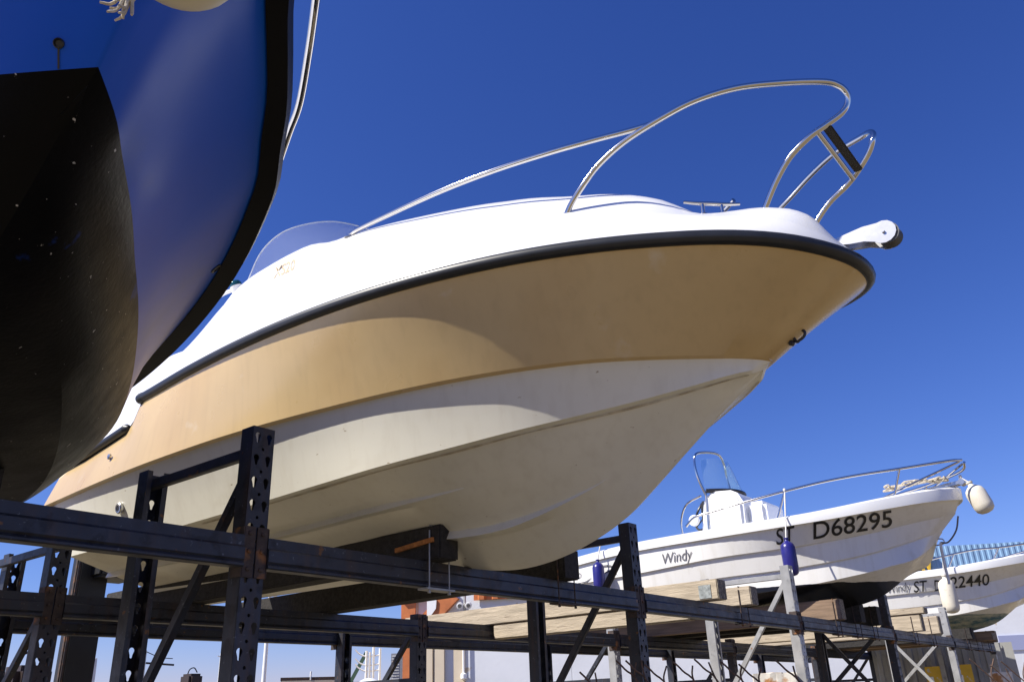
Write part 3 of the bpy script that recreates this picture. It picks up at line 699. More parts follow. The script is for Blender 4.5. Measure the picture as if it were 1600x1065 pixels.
boat3, hull3, U3, sp3 = make_open_boat(5.33, 'farthest white open boat with mottled green bottom, bow cut off by the frame', '', ((1386, 927), (1422, 921), 13, 14),
    [('ST', (1428, 925), (1448, 923), 18, 18), ('D', (1460, 923), (1470, 922), 18, 18), ('22440', (1485, 919), (1546, 913), 19, 18)], None, H3, dict(k=1.0, h=.18))
decal('brand_lettering', 'RIONERO', (873, 906), (908, 902), 7.5, 8, [hull2], boat2, GREYI, space=1.1)
def swoosh(pts, wid):
    b = new(); P = [Vector((x, y, 0)) for x, y in pts]; P = smooth_path(P, 6); A_, B_ = [], []
    for i, p in enumerate(P):
        w = wid*math.sin(math.pi*(i+.3)/(len(P)+.6)); A_.append(Vector((p.x, (-p.y+w)*.73, 0))); B_.append(Vector((p.x, (-p.y-w)*.73, 0)))
    loft(b, [A_, B_]); return decal('swoosh_mark', b, (0, 0), (1, 0), 1, 1, [hull2], boat2, GREYI)
swoosh([(868, 912), (890, 913), (912, 910), (924, 902)], 1.6)
swoosh([(926, 888), (942, 884), (955, 884), (965, 890)], 1.4)
swoosh([(944, 896), (950, 892), (956, 892), (964, 897)], 1.8)

def open_boat_rail(t, uc, side_px, stan, inner, port=True):
    bf = lambda n: max(spl(GBT, max(n, 1.49))[0]-.08, .0)*1.0
    bt = tab([(1.30, .02), (1.36, .14), (1.5, .28), (1.8, .45), (2.2, .60), (2.6, .74), (3.0, .80), (4.4, .86)])
    P = [on_side(p, uc, bt) if i else None for i, p in enumerate(side_px)]
    P[0] = at(side_px[0], u=uc-.06)
    for s in (1, -1):
        f = (lambda Q: Q) if s > 0 else (lambda Q: [Vector((2*uc-p.x, p.y, p.z)) for p in Q])
        b = new(); tube(b, smooth_path(f(P), 6), .0125, 10); r = obj('bow_rail', b, STEEL, t, smooth=True)
        for i in stan:
            q = P[i]; foot = Vector((uc-max(bf(q.y+.10), .1), q.y+.10, spl(GBT, max(q.y+.10, 1.5))[1]+.10))
            b = new(); tube(b, f([q, foot]), .011, 8); lathe(b, f([foot])[0]-Vector((0, 0, .006)), (0, 0, 1), [(0, .022), (.006, .022), (.01, .012)], 10); obj('rail_post', b, STEEL, r, smooth=True, sharp=50)
        if inner:
            b = new(); q = P[0]; e = Vector((uc-.42, 2.15, 1.63)); tube(b, f([q+Vector((0, .02, -.012)), q.lerp(e, .5), e]), .010, 8); obj('lower_rail', b, STEEL, r, smooth=True)
    return P
P2 = open_boat_rail(boat2, U2, [(1502, 718), (1480, 720), (1405, 732), (1340, 742), (1283, 753), (1226, 767), (1160, 785), (1110, 800), (1085, 808), (1072, 822)], (2, 5), True)
P3 = open_boat_rail(boat3, U3, [(1690, 835), (1670, 838), (1600, 849), (1560, 855), (1525, 858), (1490, 865), (1465, 871), (1445, 877), (1420, 888), (1412, 898)], (3, 5), True)
# console of boat 2
def console(t, uc, sc=1.0):
    c = Vector((uc, 4.06, 1.30))
    b = new()
    prof = [(3.80, 1.28), (3.78, 1.88), (3.83, 1.98), (3.90, 2.02), (4.12, 2.04), (4.22, 1.95), (4.30, 1.55), (4.30, 1.28)]
    for x0, x1 in ((-.36, .36),):
        lo = [b.verts.new((uc+x0, n, z)) for n, z in prof]; hi = [b.verts.new((uc+x1, n, z)) for n, z in prof]
        b.faces.new(lo); b.faces.new(hi[::-1])
        for i in range(len(prof)): b.faces.new((lo[i], hi[i], hi[(i+1) % len(prof)], lo[(i+1) % len(prof)]))
    co = obj('console', b, DECKW, t, smooth=True, sharp=35, bevel=.03); 
    b = new(); box(b, (uc-.26, 3.58, 1.60), (uc+.26, 3.785, 1.88)); obj('seat_cushion', b, DECKW, co, bevel=.04, smooth=True)
    b = new(); lathe(b, (uc-.03, 4.30, 1.84), (0, 1, .5), [(0, .03), (.06, .03)], 10)
    ring = [Vector((uc-.03+.17*math.cos(a), 4.38-.09*math.sin(a)*0+.08*math.sin(a)*-1, 1.87+.15*math.sin(a))) for a in np.linspace(0, 2*math.pi, 25)]
    tube(b, ring, .012, 8, caps=False)
    for a in (0, 2.1, 4.2): tube(b, [Vector((uc-.03, 4.36, 1.87)), Vector((uc-.03+.17*math.cos(a), 4.38-.08*math.sin(a), 1.87+.15*math.sin(a)))], .008, 6)
    obj('steering_wheel', b, BLACKP, co, smooth=True)
    b = new(); box(b, (uc-.26, 4.24, 1.72), (uc-.02, 4.31, 1.98)); obj('instrument_panel', b, BLACKP, co, bevel=.02)
    # windscreen: curved blue sheet in a steel hoop
    hoop = [(-.36, 4.17, 2.00), (-.40, 4.22, 2.20), (-.40, 4.24, 2.38), (-.33, 4.22, 2.49), (0, 4.14, 2.53), (.33, 4.22, 2.49), (.40, 4.24, 2.38), (.40, 4.22, 2.20), (.36, 4.17, 2.00)]
    hp = smooth_path([Vector((uc+a, b_, c_)) for a, b_, c_ in hoop], 5)
    hp = [p+Vector((0, .0, 0)) for p in hp]
    b = new(); tube(b, [Vector((uc-.37, 4.20, 1.45))]+hp+[Vector((uc+.37, 4.20, 1.45))], .014, 10); wf = obj('windscreen_hoop', b, STEEL, co, smooth=True)
    BG = bpy.data.materials.get('blue_acrylic')
    if not BG:
        BG = bpy.data.materials.new('blue_acrylic'); BG.use_nodes = True; q = BG.node_tree.nodes['Principled BSDF']
        q.inputs['Base Color'].default_value = (.72, .88, .95, 1); q.inputs['Roughness'].default_value = .05; q.inputs['Transmission Weight'].default_value = .92; q.inputs['IOR'].default_value = 1.02; q.inputs['Coat Weight'].default_value = .5
    b = new(); rows = []
    for j in range(9):
        h = j/8; z = 2.05+.37*h; w = .37*(1-.18*h*h); row = []
        for i in range(13):
            a = (i/12*2-1); row.append(Vector((uc+a*w, 4.16+.05*h-.24*(1-abs(a)**2.2)*(1-.35*h)+.0, z+.02*(1-a*a)*h)))
        rows.append(row)
    loft(b, rows); solid(b, .005); obj('windscreen', b, BG, co, smooth=True, sharp=60)
    b = new(); tube(b, rows[0], .024, 8); obj('screen_base_trim', b, BLACKP, co, smooth=True)
    b = new(); tube(b, smooth_path([Vector((uc-.38, 4.42, 1.40)), Vector((uc-.38, 4.50, 1.70)), Vector((uc-.38, 4.42, 1.93)), Vector((uc-.38, 4.22, 2.01))], 5), .012, 8); obj('grab_rail', b, STEEL, co, smooth=True)
    b = new(); lathe(b, (uc-.365, 4.34, 1.76), (-1, 0, 0), [(0, .06), (.02, .06), (.03, .05)], 18); obj('round_gauge_cover', b, DECKW, co, smooth=True, sharp=40)
    b = new(); tube(b, [(uc-.15, 4.35, 1.62), (uc-.15, 4.60, 1.63), (uc-.15, 4.72, 1.60)], .014, 8); lathe(b, (uc-.15, 4.70, 1.61), (0, 1, 0), [(0, .02), (.05, .026), (.07, .01)], 10); obj('throttle_lever', b, BLACKP, co, smooth=True)
    return co
console(boat2, U2)
for o in boat2.children:
    if o.name.startswith('console'): o.location.y -= .31
# stem eye, bow roller, coil
b = new(); e = at((1466, 846), u=U2); tube(b, smooth_path([e+Vector((0, .03, .03)), e+Vector((0, -.04, .02)), e+Vector((0, -.045, -.02)), e+Vector((0, .03, -.03))], 4), .006, 8); obj('bow_eye', b, STEELD, boat2, smooth=True)
b = new(); q = Vector((U2, 1.52, 1.735)); bar(b, q+Vector((0, .30, .0)), q+Vector((0, -.06, .03)), .09, .035); lathe(b, q+Vector((-.05, -.07, .03)), (1, 0, 0), [(0, .03), (.1, .03)], 14); obj('anchor_roller', b, STEELD, boat2, bevel=.004)

# ------------------------------------------------------------------ fenders and ropes
def fender(top, bot, r, m, label, group, eye=True, rope_to=None, ropem=None, name='fender', rl=None):
    t = thing(name, bot, label, 'fender', group); ax = (top-bot); L_ = ax.length
    b = new(); pr = [(0, r*.25), (r*.10, r*.62), (r*.35, r*.90), (r*.8, r), (L_-r*.9, r), (L_-r*.45, r*.86), (L_-r*.12, r*.5), (L_, r*.28), (L_+r*.35, r*.24)]
    lathe(b, bot, ax, pr, 24); obj('body', b, m, t, smooth=True, sharp=70)
    b = new(); lathe(b, bot+ax.normalized()*(L_+r*.28), ax, [(0, r*.34), (r*.18, r*.34)], 12); obj('eye', b, m, t, smooth=True, sharp=40)
    if rope_to is not None:
        b = new(); tube(b, smooth_path([bot+ax.normalized()*(L_+r*.4), rope_to], 4), .007, 8)
        lathe(b, rope_to-Vector((0, 0, .01)), (0, 0, 1), [(0, .010), (.010, .015), (.028, .014), (.036, .009)], 10)
        o = obj('hanging_rope', b, ropem or ROPEW, t, smooth=True)
    return t
f0 = at((1229, 845), u=U2-.985); f1 = at((1237, 903), u=U2-.985)
fender(Vector((f0.x, f0.y, f0.z)), Vector((f0.x+.01, f0.y, f1.z+.02)), .066, NAVY, 'navy blue fender hanging below the letters ST', 'navy fenders', rope_to=P2[5])
f0 = at((934, 878), u=U2-1.02); fender(f0, f0+Vector((0, 0, -.30)), .062, NAVY, 'navy blue fender beside the grey maker lettering, above the front beam', 'navy fenders', rope_to=f0+Vector((.05, -.02, .19)))
f0 = at((1508, 760), u=U2-.02); f1 = at((1521, 797), u=U2-.02)
fender(Vector((f0.x, f0.y-.05, f0.z)), Vector((f0.x, f0.y-.13, f0.z-.26)), .088, CREAM, 'stained cream fender hung over the bow tip of boat 68295', 'cream fenders', rope_to=Vector((f0.x, f0.y+.02, f0.z+.09)))
f0 = at((1476, 903), u=U3-.99); fender(f0, f0+Vector((0, 0, -.46)), .105, CREAM, 'long cream fender hanging over the number 22440', 'cream fenders', rope_to=at((1472, 862), u=U3-.95))
def rope(name, pts, r, m, label, cat='rope', n=8):
    b = new(); tube(b, smooth_path(pts, n), r, 8); return tag(obj(name, b, m, None, smooth=True, base=pts[0]), label, cat)
e = at((1470, 847), u=U2-.02)
rope('mooring_rope', [at((1497, 806), u=U2), at((1494, 828), u=U2-.03), at((1482, 846), u=U2-.03), e], .008, mat('grey_rope', (.16, .16, .17), .9, noise=.3, nscale=80), 'thin dark rope looping from the bow tip to the stem eye of boat 68295')
rope('mooring_rope', [e, at((1471, 858), u=U2-.03), at((1476, 882), u=U2-.03), at((1482, 905), u=U2-.03), at((1483, 912), u=U2-.03)], .012, ROPEW, 'pale twisted rope hanging from the stem eye of boat 68295')
random.seed(3); b = new(); pts = []
c = at((1430, 762), u=U2-.12)
for k in range(60):
    a = k*.9; pts.append(c+Vector((.05*math.sin(a*1.3)+random.uniform(-.03, .03), .26*math.cos(a*.33)+random.uniform(-.05, .05), .015+.045*abs(math.sin(a*.7))*random.random()+.01)))
tube(b, smooth_path(pts, 4), .009, 6); tag(obj('rope_coil', b, ROPE, None, smooth=True, base=c), 'tangled old rope heaped on the foredeck of boat 68295', 'rope')

# ------------------------------------------------------------------ boat 0: blue and black boat close overhead
U0 = .5
BLUE = mat('dark_blue_gelcoat', (.002, .080, .52), .33, coat=.0, spec=.20, noise=.08, nscale=1.4, stain=[((.03, .10, .36), 2.5, .55, .3)], rnoise=.08)
def _bluemat(M, wl, slope):
    t = M.node_tree; N = t.nodes; L = t.links; b = N['Principled BSDF']; src = b.inputs['Base Color'].links[0].from_socket
    tc = N.new('ShaderNodeTexCoord')
    # chips in the black antifouling showing pale and blue
    n2 = N.new('ShaderNodeTexNoise'); n2.inputs['Scale'].default_value = 34; n2.inputs['Detail'].default_value = 6; L.new(tc.outputs['Object'], n2.inputs['Vector'])
    return
BOTB = mat('black_antifouling', (.003, .003, .0035), .40, noise=.3, nscale=5, stain=[((.40, .38, .36), 46, .705, .012), ((.006, .02, .10), 7, .66, .03)], bump=.0009, bscale=75, spec=.06, rnoise=.12)
G0T = [(.97, 0, 1.62), (.985, .07, 1.615), (1.03, .145, 1.60), (1.15, .27, 1.575), (1.305, .375, 1.55), (1.42, .465, 1.535), (1.56, .57, 1.52), (1.69, .65, 1.50), (1.83, .74, 1.48), (1.98, .81, 1.465), (2.29, .935, 1.445), (2.75, 1.07, 1.42), (3.2, 1.17, 1.41), (3.7, 1.24, 1.40), (4.6, 1.27, 1.39), (5.4, 1.25, 1.39)]
W0T = [(1.335, 0, 1.12), (1.37, .035, 1.112), (1.41, .072, 1.105), (1.54, .16, 1.105), (1.71, .275, 1.10), (1.91, .394, 1.10), (2.16, .544, 1.10), (2.45, .70, 1.10), (2.78, .86, 1.09), (3.08, .98, 1.07), (3.5, 1.09, 1.06), (4.2, 1.15, 1.05), (5.4, 1.15, 1.05)]
ST0 = [(.97, 1.62), (1.12, 1.42), (1.262, 1.238), (1.344, 1.12), (1.456, 1.02), (1.513, .967), (1.7, .83), (1.9, .72), (2.1, .66), (2.4, .63), (3.2, .62), (5.4, .64)]
BIL0 = [(1.40, 0, 1.07), (1.6, .09, .93), (1.9, .24, .84), (2.2, .40, .79), (2.6, .58, .77), (3.0, .72, .765), (3.6, .84, .77), (4.5, .90, .78), (5.4, .90, .78)]
boat0 = thing('blue_boat', (U0, 3.0, .62), 'dark blue hull with black bottom and black gunwale looming close overhead at the left', 'boat')
NB = 5.4
def l0(T, s, db=0, dz=0, n0=None, m=60, p=1.6, dn=0):
    n0 = T[0][0]; out = []
    for k in range(m):
        n = n0+(NB-n0)*(k/(m-1))**p; r = spl(T, n); b_ = r[0]+db*min(1, k/4)
        out.append(Vector((U0-s*max(b_, 0), n+dn*max(0, 1-k/8), r[1]+dz)))
    return out
bt = new(); bb2 = new(); gw = new(); dk0 = new()
for s in (1, -1):
    G = l0(G0T, s, -.06, -.02, dn=.03); Wl = l0(W0T, s)
    kq = []
    for k in range(60):
        n = 1.335+(NB-1.335)*(k/59)**1.6; kq.append(Vector((U0, n, spl(ST0, n)[0])))
    def mm(A, B, f, bul, zz=0): return [Vector(((a.x+(b.x-a.x)*f)-s*bul*min(1, abs(a.x+(b.x-a.x)*f-U0)/.35), a.y+(b.y-a.y)*f, a.z+(b.z-a.z)*f+zz)) for a, b in zip(A, B)]
    # flared topside, hollow at the bow
    sA = [spl([(z_, n_) for n_, z_ in ST0[:4]][::-1], zz)[0] for zz in (1.5, 1.37, 1.24)]
    L1 = mm(G, Wl, .25, -.02); L2 = mm(G, Wl, .5, -.03); L3 = mm(G, Wl, .75, -.02)
    loft(bt, [G, L1, L2, L3, Wl])
    Bl = l0(BIL0, s)
    loft(bb2, [Wl, mm(Wl, Bl, .35, .02), mm(Wl, Bl, .7, .02), Bl, mm(Bl, kq, .5, .0, .0), kq])
    a_ = l0(G0T, s, -.064, -.03, dn=.03); b_ = l0(G0T, s, .0, -.035); c_ = l0(G0T, s, .014, 0); d_ = l0(G0T, s, .0, .035); e_ = l0(G0T, s, -.06, .05, dn=.05)
    loft(gw, [a_, b_, c_, d_, e_])
    loft(dk0, [e_, [Vector((U0, p.y, p.z+.04)) for p in e_]])
    for bmx, tp, bo in ((bt, G, Wl), (bb2, Wl, kq)):
        bmx.faces.new([bmx.verts.new(p) for p in (tp[-1], bo[-1], Vector((U0, NB, bo[-1].z)), Vector((U0, NB, tp[-1].z)))] if bo is not kq else [bmx.verts.new(p) for p in (Wl[-1], Bl[-1], kq[-1], Vector((U0, NB, Wl[-1].z)))])
for b in (bt, bb2, gw, dk0): bmesh.ops.remove_doubles(b, verts=b.verts, dist=.0004)
h0 = obj('hull', bb2, BOTB, boat0, smooth=True, sharp=28); tag(h0, 'black antifouling-painted bottom with chips')
obj('topside', bt, BLUE, h0, smooth=True, sharp=60); obj('gunwale', gw, mat('black_gunwale', (.006, .006, .007), .5, spec=.15), boat0, smooth=True, sharp=50)
obj('deck', dk0, DECKW, boat0, smooth=True, sharp=50)
# guard rail
def r0(px, n): return at(px, n=n)
b = new(); tube(b, smooth_path([at((500, -60), n=1.35), at((493, 0), n=1.45), at((482, 80), n=1.62), at((468, 160), n=1.80), at((452, 205), n=1.92), at((436, 252), n=2.05), at((420, 300), n=2.15)], 6), .013, 10); gr = obj('guard_rail', b, STEEL, boat0, smooth=True)
b = new(); tube(b, [at((468, 160), n=1.82), at((445, 222), n=2.0), at((430, 268), n=2.05)], .009, 8); obj('rail_stay', b, STEEL, gr, smooth=True)
# drain hole and its run mark on the starboard bow
h_ = at((92, 68), u=.455)
bpy.context.view_layer.update()
def stick(px, o, off):
    d = Vector(ray(px)).normalized(); me = o.data; mw = o.matrix_world
    t = BVHTree.FromPolygons([mw @ v.co for v in me.vertices], [list(p.vertices) for p in me.polygons]); h = t.ray_cast(Vector((0, 0, 0)), d, 60)
    return h[0], h[1]
top0 = [o for o in h0.children][0]
hp_, hn_ = stick((92, 68), top0, 0)
if hp_ is not None:
    if hn_.dot(hp_) > 0: hn_ = -hn_
    b = new(); lathe(b, hp_-hn_*.004, hn_, [(0, .010), (.007, .010), (.009, .008), (.004, .006)], 18); obj('drain_fitting', b, BLACKP, boat0, smooth=True, sharp=40)
    b = new(); A_, B_ = [], []
    for y in np.linspace(72, 112, 12):
        for L_, dx in ((A_, -1.6), (B_, 1.6)):
            p, n = stick((92+dx, y), top0, 0)
            if p is not None: L_.append(p+(n if n.dot(p) < 0 else -n)*.002)
    if len(A_) == len(B_) and len(A_) > 2:
        loft(b, [A_, B_]); obj('drip_stain', b, BLACKP, boat0)
p, n = stick((337, 419), top0, 0)
if p is not None:
    if n.dot(p) > 0: n = -n
    b = new(); lathe(b, p-n*.004, n, [(0, .020), (.008, .020), (.010, .014), (.003, .013)], 18); obj('outlet_fitting', b, BLACKP, boat0, smooth=True, sharp=40)
# fender ball and frayed rope at the bow of the blue boat
bc = at((285, -66), n=1.05)
t = thing('round_fender', bc, 'round dirty cream buoy fender under the blue boat\'s bow at the top edge', 'fender')
b = new(); bmesh.ops.create_uvsphere(b, u_segments=32, v_segments=20, radius=.098); bmesh.ops.scale(b, vec=(1, 1, .72), verts=b.verts); bmesh.ops.translate(b, verts=b.verts, vec=bc)
obj('body', b, CREAM, t, smooth=True)
random.seed(11); rp = at((196, 2), n=1.10)
t = thing('frayed_rope', rp, 'frayed knotted rope end dangling at the blue boat\'s stem', 'rope')
b = new()
for k in range(10):
    d = Vector((random.uniform(-.04, .05), random.uniform(-.02, .03), random.uniform(-.06, -.01)))
    tube(b, smooth_path([rp+Vector((random.uniform(-.01, .01), 0, .05)), rp+d*.4+Vector((random.uniform(-.01, .01), 0, 0)), rp+d*.8], 4), lambda t_: .004*(1-t_*.5), 6)
obj('strands', b, ROPE, t, smooth=True)
b = new(); lathe(b, rp+Vector((0, 0, .0)), (0, .2, 1), [(0, .008), (.01, .015), (.03, .014), (.05, .009), (.16, .008)], 10); obj('knot', b, ROPE, t, smooth=True)

# ------------------------------------------------------------------ background buildings
WALLM = mat('painted_white_wall', (.66, .68, .72), .8, noise=.06, nscale=.6, stain=[((.52, .44, .32), 1.4, .66, .04)], bump=.004, bscale=6)
ORM = mat('orange_metal_cladding', (.50, .155, .045), .55, noise=.18, nscale=3)
BLM = mat('blue_metal_cladding', (.24, .40, .60), .5, noise=.1, nscale=3)
GRM = mat('grey_corrugated_steel', (.36, .36, .34), .55, metal=.3, noise=.15, nscale=3, stain=[((.25, .24, .21), 3, .58, .1)])
CREAMW = mat('cream_plaster', (.62, .53, .40), .85, noise=.06, nscale=2)
YEL = mat('yellow_paint', (.72, .46, .04), .5, noise=.12, nscale=6, stain=[((.6, .58, .5), 9, .62, .05)])
wa, wb = Vector((31.34, 13.17, 0)), Vector((36.44, 4.57, 0)); wd = (wb-wa).normalized(); wn = Vector((-wd.y, wd.x, 0)); wn = wn if wn.dot(wa) < 0 else -wn  # wn points to the camera
def wpt(px, off=0.0):
    d = ray(px); d = Vector(d); o = wa+wn*off; s = o.dot(wn)/d.dot(wn); return d*s
def wall_box(bm, x0, x1, z0, z1, o0, o1):
    """x along the wall from wa, o = offset towards the camera"""
    pts = []
    for o in (o0, o1):
        for x, z in ((x0, z0), (x1, z0), (x1, z1), (x0, z1)): pts.append(wa+wd*x+wn*o+Vector((0, 0, z)))
    v = [bm.verts.new(p) for p in pts]
    for f in ((3,2,1,0),(4,5,6,7),(0,1,5,4),(1,2,6,5),(2,3,7,6),(3,0,4,7)): bm.faces.new([v[i] for i in f])
def wx(px): return (wpt(px)-wa).dot(wd)
xl, xm, xr = wx((640, 960)), wx((884, 900)), wx((1660, 900))
def corr(bm, x0, x1, z0, z1, off, pitch=.25, depth=.06, base=None, d=None, nrm=None):
    base = wa if base is None else base; d = wd if d is None else d; nrm = wn if nrm is None else nrm
    n = int((x1-x0)/pitch); prof = []
    for k in range(n+1):
        x = x0+k*pitch
        for a, o in ((0, 0), (.3, 0), (.42, depth), (.78, depth), (.9, 0)): prof.append((x+a*pitch, off+o))
    A_ = [base+d*a+nrm*o+Vector((0, 0, z0)) for a, o in prof]; B_ = [base+d*a+nrm*o+Vector((0, 0, z1)) for a, o in prof]
    loft(bm, [A_, B_])
    q = [bm.verts.new(p) for p in (base+d*x0+nrm*(off-.02)+Vector((0, 0, z0)), base+d*(x1+pitch)+nrm*(off-.02)+Vector((0, 0, z0)), base+d*(x1+pitch)+nrm*(off-.02)+Vector((0, 0, z1)), base+d*x0+nrm*(off-.02)+Vector((0, 0, z1)))]; bm.faces.new(q)
wh = thing('warehouse', wa+wd*((xl+xm)/2)+Vector((0, 0, -EYE)), 'pale warehouse with an orange corrugated fascia, seen low between the racks', 'building')
zf = wpt((760, 937)).z
b = new(); wall_box(b, xl+.35, xm, -EYE, zf+1.35, -12, 0); wl = obj('wall', b, WALLM, wh)
b = new(); wall_box(b, xl-.05, xl+.34, -EYE, zf+1.4, -12, .12); obj('corner_pillar', b, CREAMW, wh)
zf = wpt((760, 937)).z
b = new(); corr(b, xl+2.6, xm-.3, zf, zf+1.3, .12, .55, .16); obj('orange_fascia', b, ORM, wh)
b = new()
a_, c_, d_, e_ = wpt((662, 1000), .25), wpt((722, 928), .25), wpt((690, 925), .25), wpt((640, 1010), .25)
def slab(bm, pts, th, nn):
    lo = [bm.verts.new(p) for p in pts]; hi = [bm.verts.new(p-nn*th) for p in pts]; bm.faces.new(lo); bm.faces.new(hi[::-1])
    for i in range(len(pts)): bm.faces.new((lo[i], hi[i], hi[(i+1) % len(pts)], lo[(i+1) % len(pts)]))
slab(b, [wpt((644, 1012), .3), wpt((716, 934), .3), wpt((690, 925), .3), wpt((640, 982), .3)], .3, wn); slab(b, [wpt((628, 918), .31), wpt((706, 918), .31), wpt((692, 930), .31), wpt((628, 940), .31)], .3, wn); obj('gable_trim', b, ORM, wh)
b = new(); slab(b, [wpt((667, 970), .36), wpt((681, 950), .36), wpt((682, 936), .36), wpt((667, 938), .36)], .05, wn); obj('white_panel', b, DECKW, wh)
b = new(); slab(b, [wpt((627, 940), .2), wpt((650, 936), .2), wpt((642, 1065), .2), wpt((626, 1065), .2)], .2, wn); obj('side_trim', b, ORM, wh)
for px in (672, 690):
    b = new(); x = wx((px, 1040)); wall_box(b, x-.22, x+.14, -EYE, 3.2, .01, .22); obj('wall_pilaster', b, CREAMW, wh)
b = new(); x = wx((718, 1040)); wall_box(b, x-.22, x+.22, -EYE, 2.9, .006, .06); obj('stained_pilaster', b, CREAMW, wh)
b = new(); p0 = wpt((724, 1012), .15); p1 = wpt((722, 1057), .15); tube(b, [Vector((p0.x, p0.y, p0.z+.8)), p0, Vector((p0.x, p0.y, p1.z))], .04, 8); lathe(b, Vector((p0.x, p0.y, p1.z-.1)), (0, 0, 1), [(0, .05), (.05, .12), (.2, .12), (.25, .05)], 10); obj('drain_pipe', b, DECKW, wh, smooth=True, sharp=50)
lp = wpt((726, 944), .3)
lt = thing('wall_floodlight', lp, 'twin white security floodlight under the orange fascia', 'lamp')
b = new(); bar(b, lp+Vector((0, 0, -.5)), lp+Vector((0, 0, .35)), .08, .08); obj('bracket', b, GALVL, lt)
for s in (-1, 1):
    b = new(); c = lp+wd*s*.17; lathe(b, c-wn*.05, wn+Vector((0, 0, -.3)), [(0, .07), (.1, .13), (.2, .13), (.21, .10)], 14); h = obj('lamp_head', b, DECKW, lt, smooth=True, sharp=40)
    b = new(); lathe(b, c+wn*.16-Vector((0, 0, .06)), wn+Vector((0, 0, -.3)), [(0, .08), (.0, .08)], 12); obj('glass', b, GALVL, h)
zb = wpt((1600, 846)).z
wb_ = thing('blue_clad_building', wa+wd*((xm+xr)/2)+Vector((0, 0, -EYE)), 'long white-walled building with blue corrugated cladding and yellow sign letters behind the boats', 'building')
b = new(); wall_box(b, xm+.01, xr+6, -EYE, zb-.15, -12, 0); obj('wall', b, WALLM, wb_)
b = new(); corr(b, xm+.05, xr+5.5, zb-1.6, zb, .10, .21, .022); obj('blue_cladding', b, BLM, wb_)
b = new(); wall_box(b, wx((1560, 1000)), xr+5, wpt((1590, 1003)).z-.25, wpt((1590, 1003)).z+.25, .004, .05); obj('painted_band', b, mat('lavender_band', (.30, .33, .50), .8), wb_)
tb = text_bm('AV', 1.0, bold=.03)
hN = (wpt((1450, 876)).z-wpt((1450, 900)).z)*1.3; A_ = wpt((1428, 892), .30); B_ = wpt((1461, 888), .30)
for v in tb.verts:
    p = A_.lerp(B_, v.co.x); v.co = Vector((p.x, p.y, A_.z+v.co.y/.73*hN))
g_ = list(tb.faces); r_ = bmesh.ops.extrude_face_region(tb, geom=g_)
for v in [q for q in r_['geom'] if isinstance(q, bmesh.types.BMVert)]: v.co += wn*-.12
obj('sign_letters', tb, YEL, wb_)
# corrugated hoarding, nearer
hp0 = atd((1366, 1040), 16.0); hp1 = atd((1583, 1040), 16.0); hd = (hp1-hp0); hd.z = 0; hl = hd.length; hd.normalize(); hn = Vector((-hd.y, hd.x, 0)); hn = hn if hn.dot(hp0) < 0 else -hn
hz = atd((1560, 1003), 16.0).z
ho = thing('corrugated_hoarding', Vector((hp0.x, hp0.y, -EYE))+hd*hl/2, 'grey corrugated steel hoarding behind the far end of the racks', 'fence')
b = new(); corr(b, 0, hl-.1, -EYE, hz, 0, .16, .035, base=Vector((hp0.x, hp0.y, 0)), d=hd, nrm=hn); obj('sheet', b, GRM, ho)
b = new()
for k in (0.0, .5, 1.0):
    q = Vector((hp0.x, hp0.y, 0))+hd*hl*k-hn*.08; box(b, (q.x-.05, q.y-.05, -EYE), (q.x+.05, q.y+.05, hz-.03))
obj('frame_posts', b, GALV, ho)
def yellow_panel(px0, px1, py, lab):
    p0 = atd((px0, 1050), 15.7); p1 = atd((px1, 1050), 15.7); zt = atd((px0, py), 15.7).z; d = (p1-p0); d.z = 0; L_ = d.length; d.normalize()
    t = thing('yellow_board', Vector((p0.x, p0.y, -EYE))+d*L_/2, lab, 'board', 'yellow boards by the hoarding')
    b = new(); a = Vector((p0.x, p0.y, 0)); 
    pts = [a+Vector((0, 0, -EYE)), a+d*L_+Vector((0, 0, -EYE)), a+d*L_+Vector((0, 0, zt)), a+Vector((0, 0, zt))]; slab(b, pts, .05, hn); obj('panel', b, YEL, t)
    b = new(); q = [a+d*L_*.12+Vector((0, 0, zt-.55)), a+d*L_*.42+Vector((0, 0, zt-.55)), a+d*L_*.42+Vector((0, 0, zt-.15)), a+d*L_*.12+Vector((0, 0, zt-.15))]; slab(b, [p+hn*.012 for p in q], .011, hn); obj('white_notice', b, DECKW, t)
yellow_panel(1446, 1472, 1041, 'yellow painted board on the grey hoarding, left one')
yellow_panel(1492, 1520, 1038, 'yellow painted board on the grey hoarding, right one')
